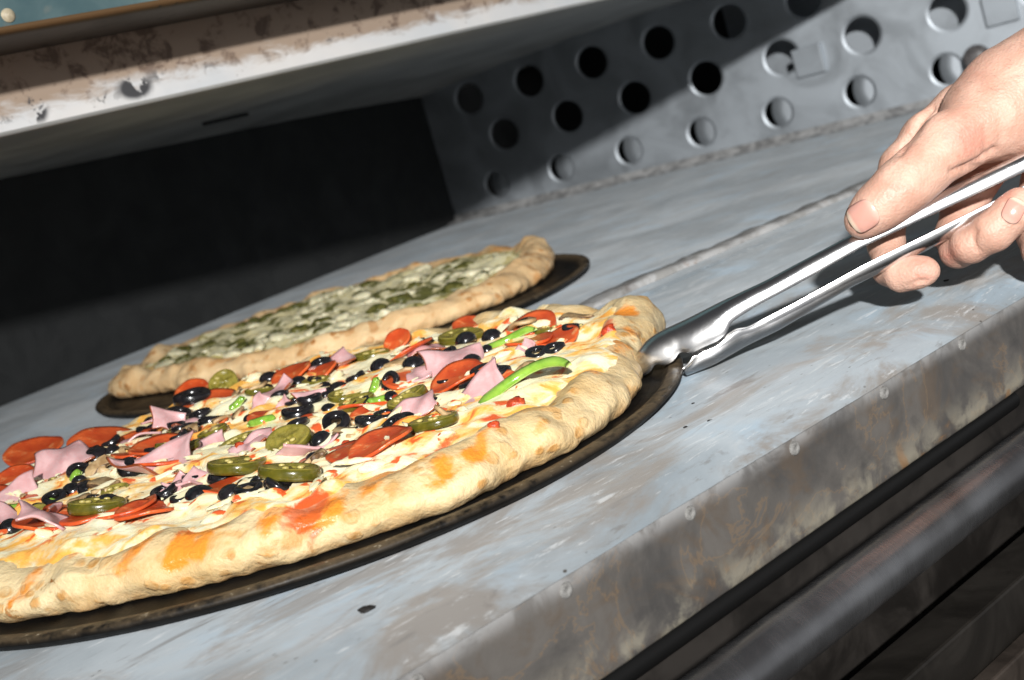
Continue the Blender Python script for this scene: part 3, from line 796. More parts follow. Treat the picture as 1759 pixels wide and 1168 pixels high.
def g_olivecap(w, rng):
    R = w / 2
    prof = [(1e-4, R * 0.72), (R * .10, R * .69), (R * .16, R * .73), (R * .4, R * .68), (R * .7, R * .5), (R * .9, R * .24), (R, 0), (R * .95, -R * .15), (R * .8, -R * .2), (R * .6, -R * .12), (R * .5, 0.1 * R), (1e-4, R * .2)]
    V, F = lathe(prof, 30)
    V[:, 0] *= rng.uniform(0.95, 1.2)
    return V, F, [MO], None, {}
def g_jalapeno(w, rng):
    R = w / 2; H = R * rng.uniform(0.36, 0.50); n = 40
    prof = [(1e-4, H * .36), (R * .18, H * .40), (R * .30, H * .36), (R * .50, H * .28), (R * .70, H * .30), (R * .78, H * .44), (R * .90, H * .50), (R * .97, H * .42), (R, H * .15), (R, -H * .2), (R * .95, -H * .45), (R * .8, -H * .5), (1e-4, -H * .45)]
    V, F = lathe(prof, n)
    a = np.arctan2(V[:, 1], V[:, 0]); ph = rng.random() * 6
    lob = 1 + 0.05 * np.sin(3 * a + ph) + 0.03 * np.sin(2 * a + ph)
    V[:, 0] *= lob * rng.uniform(0.98, 1.1); V[:, 1] *= lob
    rr = np.hypot(V[:, 0], V[:, 1]) / R
    V[:, 2] += np.where((rr < .75) & (V[:, 2] > 0), 0.10 * H * np.sin(a * 3 + ph * 3), 0)
    k = len(prof); ids = []
    for i in range(n):
        for j in range(k - 1): ids.append(1 if j < 7 else 0)
    sv, sf = lathe([(1e-5, 0.0008), (0.0008, 0.0006), (0.0011, 0.0), (0.0007, -0.0005), (1e-5, -0.0007)], 8)
    V = V.tolist(); F = list(F)
    for q in range(rng.randint(3, 6)):
        b = rng.random() * 6.28; d = R * rng.uniform(.32, .62); off = len(V)
        V += (sv * [1.5, 1.0, 1.0] + [d * math.cos(b), d * math.sin(b), H * .42]).tolist()
        F += [tuple(i + off for i in f) for f in sf]; ids += [2] * len(sf)
    return V, F, [MJ, MJF, MJS], ids, {}
def g_ham(w, rng, h=None, tri=None, curl=None):
    h = h or w * 0.7; tri = rng.uniform(-.35, .35) if tri is None else tri; curl = rng.uniform(-.25, .35) if curl is None else curl
    ph = rng.random() * 6
    def fn(u, v):
        y = (v - 0.5) * h
        x = (u - 0.5) * w * (1 + tri * (0.5 - v) * 2) + tri * 0.25 * w * (v - .5)
        x += 0.04 * w * math.sin(v * 5 + ph); y += 0.05 * h * math.sin(u * 6 + ph * 2)
        z = curl * w * ((u - .5) ** 2 + 0.5 * (v - .5) ** 2) * 1.6 + 0.07 * w * math.sin(u * 4 + v * 3 + ph) + 0.025 * w * math.sin(u * 9 - v * 5 + ph)
        return (x, y, z)
    V, F = closed_sheet(18, 14, fn, 0.0011)
    rind = [max(smooth(.10, 0.02, v), smooth(.06, 0.0, u) * 0.9) for u in np.linspace(0, 1, 18) for v in np.linspace(0, 1, 14)]
    rind = np.array(rind, float)
    side = rng.random() < 0.75
    rind = rind if side else rind * 0.55
    return V, F, [MH], None, {'rind': np.concatenate([rind, rind])}
def g_green(w, rng, bend=None, wid=None):
    n = 34; bend = rng.uniform(0.7, 1.3) if bend is None else bend; wd = wid or max(0.0045, w * 0.15); t = 0.0032
    V = []; sec = [(-.5, 0), (-.46, .6), (-.2, .9), (0.2, .95), (.46, .6), (.5, 0), (.42, -.25), (0, -.12), (-.42, -.25)]
    for i in range(n):
        u = i / (n - 1); a = (u - .5) * 2 * bend
        rad = w / 2 / max(math.sin(min(bend, 1.57)), .2)
        cx, cy = rad * math.sin(a), rad * (math.cos(a) - math.cos(bend)) - 0.1 * w
        taper = min(1, 0.45 + 3.2 * min(u, 1 - u)); z0 = 0.05 * w * math.sin(u * 5 + bend * 3)
        for s, q in sec:
            V.append((cx + math.sin(a) * s * wd * taper, cy + math.cos(a) * s * wd * taper, z0 + q * t * taper))
    k = len(sec); F = grid_faces(n, k, wrap_v=True); ids = [1 if j >= 5 else 0 for i in range(n - 1) for j in range(k)]
    F += [tuple(range(k))[::-1], tuple((n - 1) * k + j for j in range(k))]; ids += [1, 1]
    return V, F, [MG, MGF], ids, {}
def g_mushroom(w, rng):
    # slice through cap and stem, gently warped
    out = [(-.50, -.12), (-.47, .10), (-.36, .26), (-.18, .35), (0, .36), (.18, .33), (.36, .24), (.46, .06), (.50, -.14), (.42, -.20), (.32, -.08), (.17, .00), (.13, -.10), (.17, -.24), (0, -.27), (-.14, -.22), (-.12, -.10), (-.15, .00), (-.30, -.08), (-.42, -.18)]
    ph = rng.random() * 6; t = 0.0022
    def warp(x, y): return 0.08 * w * math.sin(x * 5 + ph) + 0.05 * w * math.sin(y * 7 + ph)
    n = len(out); V = []
    for dz, sc in ((t / 2, .93), (t * .2, 1.0), (-t * .2, 1.0), (-t / 2, .93)):
        V += [(x * w * sc, y * w * sc, warp(x, y) + dz) for x, y in out]
    F = [(k * n + j, (k + 1) * n + j, (k + 1) * n + (j + 1) % n, k * n + (j + 1) % n) for k in range(3) for j in range(n)]
    ids = [1 if (8 <= j <= 11 or j >= 16) else 0 for k in range(3) for j in range(n)]
    c0 = len(V); V += [(0, 0.12 * w, warp(0, .12) + t * .6), (0, .12 * w, warp(0, .12) - t * .6)]
    for j in range(n):
        F += [(c0, j, (j + 1) % n), (c0 + 1, 3 * n + (j + 1) % n, 3 * n + j)]; ids += [1 if j in (9, 10, 17, 18) else 0] * 2
    return V, F, [MM, MMD], ids, {}
def g_chunk(w, rng, mat=None):
    n, k = 20, 11; V = []
    for i in range(n):
        for j in range(k):
            a, b = 2 * math.pi * i / n, math.pi * j / (k - 1)
            V.append((math.sin(b) * math.cos(a), math.sin(b) * math.sin(a), math.cos(b)))
    V = np.array(V); V *= (0.5 * w * (1 + 0.28 * fbm(V, 1.6, rng.randint(0, 999), 3)))[:, None] * [1, .8, .6]
    return V, grid_faces(n, k, wrap_u=True), [mat or MT], None, {}

GEN = {'pep': ('pepperoni_slice', g_pepperoni), 'olv': ('olive_slice', g_olive), 'cap': ('olive_end', g_olivecap), 'jal': ('jalapeno_slice', g_jalapeno), 'ham': ('ham_piece', g_ham), 'grn': ('green_pepper_strip', g_green), 'mus': ('mushroom_slice', g_mushroom), 'tom': ('tomato_piece', g_chunk)}

def topping(pz, root, kind, px, py, w, h=None, deg=None, sink=None, lift=None, **kw):
    """w, h: width and height as seen (survey pixels); deg: slope of the long side as seen"""
    name, gen = GEN[kind]
    deg = 17 + RNG.uniform(-6, 6) if deg is None else deg
    P = pz.hit(px, py)
    d = depth_of(P); W = w / FPX * d
    v = CAM - P; v /= np.linalg.norm(v)                                  # towards the lens
    ca, sa = math.cos(math.radians(deg)), math.sin(math.radians(deg))
    a1 = RIGHT * ca - DOWN * sa; a1 -= v * (a1 @ v); a1 /= np.linalg.norm(a1)
    up = np.cross(v, a1); up /= np.linalg.norm(up)
    if up[2] < 0: up = -up
    if h is None:
        n = pz.normal(P) + np.array([RNG.uniform(-.15, .15), RNG.uniform(-.15, .15), 0])
    else:
        k = min(0.985, h / w) if kind not in ('olv', 'cap', 'jal') else min(0.985, max(0.12, (h - 0.33 * w) / (0.80 * w)))
        n = v * k + up * math.sqrt(1 - k * k)
    n = n / np.linalg.norm(n)
    a1 = a1 - n * (a1 @ n); a1 /= np.linalg.norm(a1); b = np.cross(n, a1)
    if kind == 'ham': kw.setdefault('h', W * 0.75)
    V, F, mats, ids, attrs = gen(W, RNG, **kw)
    V = np.asarray(V, float)
    # raise it until its lower part rests in the cheese
    wz = V @ np.array([a1[2], b[2], n[2]])
    sinkv = {'pep': 0.0034, 'olv': 0.0026, 'cap': 0.0016, 'jal': 0.0030, 'ham': 0.0038, 'grn': 0.0016, 'mus': 0.0025, 'tom': 0.003}[kind] if sink is None else sink
    L = -wz.min() - sinkv + 0.0014
    if lift is not None: L = lift
    P = pz.hit(px, py, L)
    o = mesh(name, V, F, mats, root, attrs=attrs, mat_ids=ids)
    M4 = Matrix.Identity(4)
    for i in range(3): M4[i][0], M4[i][1], M4[i][2] = a1[i], b[i], n[i]
    M4.translation = Vector(P - np.array([pz.c[0], pz.c[1], 0]))
    o.matrix_local = M4
    return o

TOP = [
 # right end
 ('pep', 812, 555, 70, 22, 8), ('pep', 905, 562, 104, 34, 20), ('pep', 953, 580, 82, 26, 17), ('pep', 682, 584, 50, 34, 40),
 ('grn', 874, 586, 96, 26, 20), ('jal', 792, 578, 74, 40, 10), ('jal', 939, 567, 48, 22, 8), ('jal', 983, 564, 46, 20, 5),
 ('mus', 990, 546, 60, 26, 10), ('olv', 922, 606, 40, 30, 15), ('olv', 953, 600, 40, 26, 20), ('ham', 727, 596, 62, 16, 20), ('ham', 877, 618, 60, 24, 25),
 ('ham', 903, 600, 34, 30, 60), ('mus', 905, 634, 48, 24, 20), ('grn', 898, 660, 160, 50, 22), ('olv', 833, 638, 48, 30, 10), ('cap', 830, 604, 20, 16, 10),
 ('ham', 778, 622, 96, 66, 12), ('pep', 785, 646, 100, 36, 28), ('olv', 733, 612, 32, 28, 20), ('cap', 710, 626, 36, 26, 10), ('olv', 724, 637, 30, 20, 10),
 ('cap', 655, 630, 38, 26, 10), ('pep', 697, 648, 80, 30, 10), ('olv', 670, 655, 34, 34, 60), ('cap', 672, 682, 28, 20, 0), ('pep', 627, 650, 66, 18, 22),
 ('jal', 638, 610, 62, 26, 12), ('grn', 646, 665, 30, 12, 70), ('grn', 652, 690, 40, 9, 10), ('ham', 819, 676, 104, 72, 38), ('jal', 698, 686, 70, 36, 30),
 ('ham', 713, 702, 76, 44, 30), ('jal', 747, 724, 88, 40, 14), ('pep', 634, 710, 68, 26, 12), ('mus', 762, 684, 50, 22, 20), ('tom', 884, 697, 34, 30, 40), ('tom', 1046, 568, 26, 18, 20), ('tom', 848, 730, 22, 14, 10),
 # middle
 ('jal', 385, 658, 50, 50, 20), ('olv', 331, 684, 56, 30, 10), ('olv', 310, 712, 40, 26, 5), ('olv', 452, 670, 34, 18, 15), ('cap', 512, 656, 26, 18, 20), ('cap', 558, 667, 30, 16, 20),
 ('pep', 365, 690, 104, 32, 14), ('pep', 552, 636, 56, 20, 30), ('ham', 560, 628, 90, 26, 20), ('jal', 546, 656, 54, 28, 10), ('jal', 491, 687, 62, 30, 15), ('jal', 594, 680, 62, 34, 10), ('jal', 612, 691, 62, 34, 20),
 ('ham', 535, 686, 46, 42, 10), ('ham', 443, 693, 36, 28, 60), ('ham', 477, 674, 56, 28, 40), ('ham', 488, 697, 28, 22, 60), ('olv', 512, 709, 56, 28, 10), ('pep', 455, 713, 60, 18, 12), ('pep', 545, 718, 66, 24, 17),
 ('olv', 578, 726, 46, 46, 10), ('cap', 566, 702, 24, 18, 0), ('mus', 602, 742, 60, 22, 5), ('olv', 620, 738, 28, 22, 40), ('pep', 566, 786, 112, 36, 22), ('pep', 652, 758, 112, 34, 26), ('cap', 539, 789, 32, 22, 5),
 ('grn', 450, 727, 46, 11, 8), ('grn', 409, 696, 30, 10, 40), ('olv', 409, 721, 28, 16, 20), ('olv', 361, 723, 40, 14, 12), ('cap', 428, 720, 22, 14, 10),
 ('jal', 317, 738, 56, 28, 14), ('pep', 352, 735, 84, 16, 22), ('mus', 370, 745, 54, 24, 20), ('ham', 351, 766, 64, 38, 10), ('ham', 434, 766, 84, 50, 20), ('jal', 409, 762, 60, 34, 25), ('jal', 494, 757, 74, 62, 28),
 ('jal', 409, 800, 100, 32, 5), ('jal', 500, 811, 96, 40, 0), ('cap', 385, 821, 58, 32, 10), ('cap', 423, 835, 34, 26, 5), ('olv', 447, 829, 36, 28, 30), ('olv', 480, 831, 50, 36, -25),
 ('mus', 428, 848, 66, 20, 10), ('cap', 344, 850, 44, 30, 8), ('olv', 310, 859, 36, 20, 10), ('mus', 540, 822, 22, 14, 10), ('pep', 338, 812, 60, 18, 25), ('ham', 322, 796, 50, 24, 10), ('mus', 380, 846, 24, 14, 0),
 # left
 ('pep', 58, 774, 100, 42, 18), ('pep', 180, 756, 120, 46, 10), ('pep', 280, 768, 108, 34, 6), ('pep', 25, 818, 70, 32, 20), ('pep', 72, 848, 66, 28, 10), ('pep', 250, 874, 100, 24, 8), ('pep', 268, 836, 96, 32, 20),
 ('ham', 104, 790, 92, 64, 22), ('ham', 288, 722, 50, 48, -10), ('ham', 273, 800, 110, 58, 14), ('ham', 30, 842, 62, 56, 30), ('ham', 20, 891, 60, 36, -15), ('ham', 76, 883, 76, 32, -15), ('ham', 272, 856, 84, 30, 22), ('ham', 305, 836, 40, 34, 50),
 ('olv', 306, 710, 42, 24, 0), ('olv', 252, 741, 34, 20, 0), ('cap', 259, 724, 20, 18, 0), ('cap', 165, 786, 48, 34, 25), ('cap', 223, 804, 44, 42, 10), ('olv', 5, 832, 30, 24, 0), ('olv', 94, 857, 42, 34, 20), ('cap', 126, 841, 30, 24, 0), ('olv', 104, 832, 30, 20, 20),
 ('olv', 166, 834, 34, 20, 20), ('olv', 152, 844, 36, 20, 10), ('olv', 163, 858, 30, 22, 0), ('olv', 184, 880, 42, 18, 5), ('olv', 104, 881, 36, 20, -10), ('cap', 18, 906, 38, 28, 5), ('cap', 288, 785, 24, 14, 0),
 ('jal', 72, 827, 36, 22, 10), ('jal', 101, 826, 34, 20, 0), ('jal', 198, 846, 48, 34, 20), ('jal', 169, 869, 88, 30, 5), ('grn', 48, 872, 94, 20, 5), ('grn', 133, 820, 18, 14, 50),
 ('mus', 172, 804, 56, 48, 40), ('mus', 138, 861, 46, 18, 10), ('mus', 230, 857, 40, 20, 30), ('mus', 210, 778, 40, 26, 20), ('pep', 500, 640, 70, 26, 30), ('pep', 330, 670, 60, 30, 20),
 ('pep', -40, 860, 110, 34, 15), ('ham', -60, 820, 80, 50, 10), ('olv', -30, 880, 40, 26, 0), ('jal', -70, 870, 70, 34, 10), ('pep', -110, 830, 110, 36, 10), ('ham', -120, 880, 90, 50, 20), ('olv', -90, 900, 40, 28, 5),
]
for t in TOP:
    topping(P1, pizza, t[0], t[1], t[2], t[3] * 1.02, t[4] * (0.92 if t[0] in ('pep', 'ham', 'mus') else 0.96), *t[5:])
R4 = random.Random(77)
for k in range(78):
    a = R4.uniform(0, 6.283); rr = math.sqrt(R4.random()) * 0.74
    Rr = float(P1.R(np.array(a))) * rr
    X, Y = P1.c[0] + Rr * math.cos(a), P1.c[1] + Rr * math.sin(a)
    kind = R4.choice(['pep', 'pep', 'ham', 'jal', 'olv', 'olv', 'mus', 'cap'])
    w = {'pep': R4.uniform(.024, .033), 'ham': R4.uniform(.016, .026), 'jal': R4.uniform(.016, .023), 'olv': R4.uniform(.011, .015), 'cap': R4.uniform(.010, .014), 'mus': R4.uniform(.016, .024)}[kind]
    V, F, mats, ids, at_ = GEN[kind][1](w, R4)
    o = mesh(GEN[kind][0], V, F, mats, pizza, attrs=at_, mat_ids=ids)
    o.location = (X - P1.c[0], Y - P1.c[1], P1.surf(X, Y) + {'pep': .0026, 'ham': .0032, 'jal': .0030, 'olv': .0030, 'cap': .0024, 'mus': .0026}[kind]); o.rotation_euler = (R4.uniform(-.22, .30), R4.uniform(-.30, .22), R4.uniform(0, 6))
# small scraps between the big pieces, and cheese that has run over them
GEN['blob'] = ('cheese_blob', lambda w, r: g_chunk(w, r, CHEESE1)); GEN['scrap'] = ('mushroom_scrap', lambda w, r: g_chunk(w, r, MM))
R3 = random.Random(21)
NOMINAL = {'blob': 0.0, 'scrap': 0.0}
for k in range(105):
    a = R3.uniform(0, 6.283); rr = math.sqrt(R3.random()) * 0.86
    Rr = float(P1.R(np.array(a))) * rr
    X, Y = P1.c[0] + Rr * math.cos(a), P1.c[1] + Rr * math.sin(a)
    kind = R3.choice(['blob', 'blob', 'blob', 'blob', 'blob', 'scrap', 'olv', 'cap', 'tom', 'mus'])
    if rr > 0.80 and kind not in ('blob',): continue
    w = {'blob': R3.uniform(.007, .017), 'scrap': R3.uniform(.004, .008), 'olv': R3.uniform(.008, .012), 'cap': R3.uniform(.007, .011), 'tom': R3.uniform(.004, .009), 'grn': R3.uniform(.008, .018), 'mus': R3.uniform(.010, .017)}[kind]
    V, F, mats, ids, at_ = GEN[kind][1](w, R3)
    V = np.asarray(V, float) * ([1, 1, 0.62] if kind in ('blob', 'scrap') else [1, 1, 1])
    o = mesh(GEN[kind][0], V, F, mats, pizza, attrs=at_, mat_ids=ids)
    o.location = (X - P1.c[0], Y - P1.c[1], P1.surf(X, Y) + (0.0014 if kind == 'blob' else 0.0024)); o.rotation_euler = (R3.uniform(-.35, .35), R3.uniform(-.35, .35), R3.uniform(0, 6))

for k in range(95):                                      # threads of cheese pulled over the pieces
    a = R3.uniform(0, 6.283); rr = math.sqrt(R3.random()) * 0.84
    Rr = float(P1.R(np.array(a))) * rr
    X, Y = P1.c[0] + Rr * math.cos(a), P1.c[1] + Rr * math.sin(a)
    V, F, mats, ids, at_ = g_chunk(R3.uniform(.007, .014), R3, CHEESE1)
    o = mesh('cheese_strand', np.asarray(V) * [1.9, 0.55, 0.34], F, mats, pizza)
    o.location = (X - P1.c[0], Y - P1.c[1], P1.surf(X, Y) + R3.uniform(.0014, .0028)); o.rotation_euler = (R3.uniform(-.2, .2), R3.uniform(-.25, .25), R3.uniform(0, 6))

# rear pizza: cheese lumps and pesto dollops
MW = glossy('white_cheese_lump', (0.54, 0.51, 0.33), (0.68, 0.63, 0.44), 120, 0.35, 0.3, 0.15)
MGP = glossy('pesto', (0.055, 0.060, 0.012), (0.13, 0.12, 0.03), 200, 0.4, 0.5)
GEN['lump'] = ('cheese_lump', lambda w, r: g_chunk(w, r, MW)); GEN['pesto'] = ('pesto_dollop', lambda w, r: g_chunk(w, r, MGP))
_sink = {'lump': 0.0, 'pesto': 0.0}
R2 = random.Random(3)
for k in range(170):
    a = R2.uniform(0, 6.283); rr = math.sqrt(R2.random()) * 0.80
    Rr = float(P2.R(np.array(a))) * rr
    X, Y = P2.c[0] + Rr * math.cos(a), P2.c[1] + Rr * math.sin(a)
    w = R2.uniform(0.009, 0.022)
    kind = 'lump' if k % 3 else 'pesto'
    V, F, mats, ids, at_ = GEN[kind][1](w, R2)
    V = np.asarray(V) * [1, 1, 0.75]
    o = mesh(GEN[kind][0], V, F, mats, pizza2)
    o.location = (X - P2.c[0], Y - P2.c[1], P2.surf(X, Y) + 0.0012); o.rotation_euler = (R2.uniform(-.2, .2), R2.uniform(-.2, .2), R2.uniform(0, 6))

# ---------------------------------------------------------------- tongs
T0 = on_z(1161, 647, 0.0015); Q0 = CAM + ray(1461, 491) / np.linalg.norm(ray(1461, 491)) * 0.67
def tong_depth(px):
    u = np.linspace(0, 3.5, 400); P = T0 + u[:, None] * (Q0 - T0)
    d = (P - CAM) @ FWD; x = IW / 2 + FPX * ((P - CAM) @ RIGHT) / d
    k = x < 2600
    return float(np.interp(px, x[k], d[k]))
M = Mat('polished_steel')
n1 = M.noise(35, 4, 0.6, 0.4); n2 = M.noise(300, 4, 0.6); grain = M.noise(1.0, 3, 0.5, vec=M.coord((60, 60, 60)))
c = M.mix(M.ramp(n1, 0.4, 0.65), (0.76, 0.76, 0.77), (0.64, 0.63, 0.62))
c = M.mix(M.ramp(n2, 0.72, 0.77, 0, 0.8), c, (0.45, 0.22, 0.06))
M.set(Base_Color=c, Metallic=1.0, Roughness=M.ramp(n1, 0.3, 0.7, 0.16, 0.26), Normal=M.bump(n2, 0.06, 0.0005))
MAT_STEEL = M.m
def interp_path(pts, n):
    P = np.array(pts, float); s = np.r_[0, np.cumsum(np.linalg.norm(np.diff(P[:, :2], axis=0), axis=1))]; s /= s[-1]
    t = np.linspace(0, 1, n); return np.stack([np.interp(t, s, P[:, k]) for k in range(P.shape[1])], -1)
tongs = put(empty('tongs', tuple(on_z(1161, 649, 0.0))), 'stainless steel tongs held in the hand and gripping the pan rim', 'tongs')
_ax = (Q0 - T0) / np.linalg.norm(Q0 - T0); LATV = FWD - _ax * (_ax @ FWD); LATV /= np.linalg.norm(LATV)
def tong_arm(name, stations, depth_fix):
    """stations: (web x,y, open edge x,y, channel width m)"""
    S = np.array(stations, float)
    s = np.r_[0, np.cumsum(np.hypot(np.diff((S[:, 0] + S[:, 2]) / 2), np.diff((S[:, 1] + S[:, 3]) / 2)))]
    t = np.linspace(0, s[-1], 260)
    I = np.stack([np.interp(t, s, S[:, k]) for k in range(5)], -1)
    for k in (0, 1, 4):                                      # soften everything but the scalloped edge
        I[:, k] = np.convolve(np.pad(I[:, k], 2, 'edge'), np.ones(5) / 5, 'valid')
    for k in (2, 3):
        I[:, k] = np.convolve(np.pad(I[:, k], 1, 'edge'), np.ones(3) / 3, 'valid')
    V = []; nphi = 21
    for wx, wy, ox, oy, wd in I:
        cx = (wx + ox) / 2
        D = tong_depth(cx) + depth_fix(cx)
        A = at(wx, wy, D); B = at(ox, oy, D)
        for k in range(nphi):
            ph = math.pi * k / (nphi - 1)
            q = -math.cos(ph)
            lat = np.sign(q) * abs(q) ** 0.9 * wd / 2 * (0.93 + 0.07 * math.sin(ph))
            dep = math.sin(ph) ** 0.85
            V.append(B + (A - B) * dep + LATV * lat)
    o = mesh(name, V, grid_faces(len(I), nphi), MAT_STEEL, tongs, origin=None)
    o.location = -Vector(tongs.location)
    sol = o.modifiers.new('sheet', 'SOLIDIFY'); sol.thickness = 0.0011; sol.offset = 0; sol.use_rim = True
    b = o.modifiers.new('round', 'BEVEL'); b.width = 0.0003; b.segments = 2; b.limit_method = 'ANGLE'
    return o
TIP_D = depth_of(on_z(1103, 640, 0.0075)) + 0.004 - tong_depth(1103)
def stations(web, opn, width):
    """pair points of the back and of the open edge that lie across from each other"""
    key = lambda p: -0.87 * p[0] + 0.49 * p[1]
    t = np.unique(np.round([key(p) for p in web] + [key(p) for p in opn] + list(np.arange(-1800, -650, 12)), 1))
    t = t[(t >= max(key(web[0]), key(opn[0]))) & (t <= min(key(web[-1]), key(opn[-1])))]
    f = lambda P, k: np.interp(t, [key(p) for p in P], [p[k] for p in P])
    return np.stack([f(web, 0), f(web, 1), f(opn, 0), f(opn, 1), np.interp(t, [w[0] for w in width], [w[1] for w in width])], -1)
WID = [(-1800, .0090), (-960, .0095), (-860, .012), (-800, .019), (-740, .021), (-690, .018), (-660, .012), (-640, .005)]
UP = stations([(2140, 82), (1759, 263), (1461, 406), (1313, 485), (1240, 519), (1181, 549), (1140, 568), (1120, 579), (1102, 596), (1091, 613), (1088, 632)],
              [(2140, 108), (1759, 295), (1477, 426), (1370, 487), (1300, 524), (1266, 545), (1254, 553), (1246, 573), (1230, 586), (1210, 594), (1190, 605), (1172, 603), (1166, 603), (1160, 616), (1145, 626), (1131, 624), (1125, 623), (1118, 638), (1106, 645), (1095, 643)], WID)
tong_arm('upper_arm', UP, lambda x: TIP_D * float(smooth(1290, 1103, x)))
LOW = stations([(2140, 130), (1759, 338), (1597, 426), (1461, 492), (1338, 565), (1280, 593), (1225, 625), (1180, 643), (1161, 650)],
               [(2140, 112), (1759, 320), (1592, 403), (1486, 454), (1370, 518), (1285, 562), (1264, 565), (1250, 575), (1232, 590), (1218, 598), (1204, 602), (1192, 611), (1184, 624), (1172, 633), (1163, 642)], [(-1800, .0090), (-960, .0095), (-860, .012), (-800, .018), (-740, .019), (-710, .014), (-690, .007)])
tong_arm('lower_arm', LOW, lambda x: 0.0)

# ---------------------------------------------------------------- hand
HD = tong_depth(1500)
PXM = HD / FPX                                                  # metres per survey pixel at the hand
def hp(px, py, dz):                                             # dz: mm farther from the lens
    d = HD + dz / 1000.0
    return at(px, py, d)
def L3(px, py, dz):                                             # lens-aligned metres; the hand follows the tongs in depth
    d = tong_depth(min(px, 2050)) - 0.00012 * max(0, px - 2050) + dz / 1000.0
    return np.array([(px - IW / 2) / FPX * d, (py - IH / 2) / FPX * d, d])
def rcone(P, a, b, r1, r2, flat=1.0):
    a = np.asarray(a); b = np.asarray(b)
    ba = b - a; l2 = ba @ ba
    t = np.clip(((P - a) @ ba) / l2, 0, 1)
    d = np.linalg.norm(P - a - t[..., None] * ba, axis=-1)
    return d - (r1 + (r2 - r1) * t)
def smin(a, b, k):
    h = np.clip(0.5 + 0.5 * (b - a) / k, 0, 1)
    return b + (a - b) * h - k * h * (1 - h)
def chain(P, pts, k=0.004):
    d = None
    for (a, b) in zip(pts, pts[1:]):
        A_, B_ = L3(*a[:3]), L3(*b[:3]); q = rcone(P, A_, B_, a[3] * A_[2] / FPX, b[3] * B_[2] / FPX)
        d = q if d is None else smin(d, q, k)
    return d
THUMB = [(1482, 379, -8, 31), (1504, 359, -9, 37), (1530, 338, -9, 41), (1556, 315, -8, 45), (1588, 288, -5, 45), (1630, 250, 0, 52), (1700, 205, 8, 70)]
INDEX = [(1735, 150, 34, 52), (1650, 190, 34, 44), (1590, 235, 33, 38), (1548, 285, 32, 35), (1528, 350, 30, 32), (1522, 420, 24, 30), (1528, 462, 12, 28), (1548, 472, 3, 27), (1574, 468, -2, 26), (1590, 465, -4, 24)]
MIDDLE = [(1790, 190, 34, 52), (1700, 270, 36, 42), (1655, 350, 34, 36), (1640, 405, 24, 32), (1646, 430, 8, 29), (1668, 420, -4, 30), (1705, 398, -11, 33), (1738, 368, -13, 33), (1752, 352, -13, 31)]
RING = [(1850, 210, 32, 50), (1800, 300, 36, 40), (1770, 380, 32, 34), (1790, 430, 8, 31), (1830, 400, -8, 32), (1862, 372, -10, 30)]
PINKY = [(1900, 220, 28, 46), (1890, 320, 32, 34), (1880, 380, 26, 30), (1905, 410, 6, 27), (1940, 380, -4, 27)]
PALM = [(1688, 200, 14, 72), (1740, 168, 16, 86), (1830, 128, 16, 98), (1900, 96, 16, 100)]
PALM2 = [(1770, 205, 14, 66), (1860, 160, 16, 84)]
ARM = [(1890, 100, 16, 98), (1990, 46, 16, 90), (2120, -20, 16, 94), (2320, -122, 16, 108), (2480, -205, 16, 114)]
def hand_sdf(P):
    d = smin(chain(P, PALM, 0.010), chain(P, ARM, 0.012), 0.012)
    d = smin(d, chain(P, PALM2, 0.01), 0.010)
    d = smin(d, chain(P, THUMB, 0.006), 0.007)
    d = smin(d, chain(P, MIDDLE, 0.004), 0.003)
    d = smin(d, chain(P, RING, 0.004), 0.003)
    d = smin(d, chain(P, PINKY, 0.004), 0.003)
    d = smin(d, chain(P, INDEX, 0.004), 0.0008)
    return d
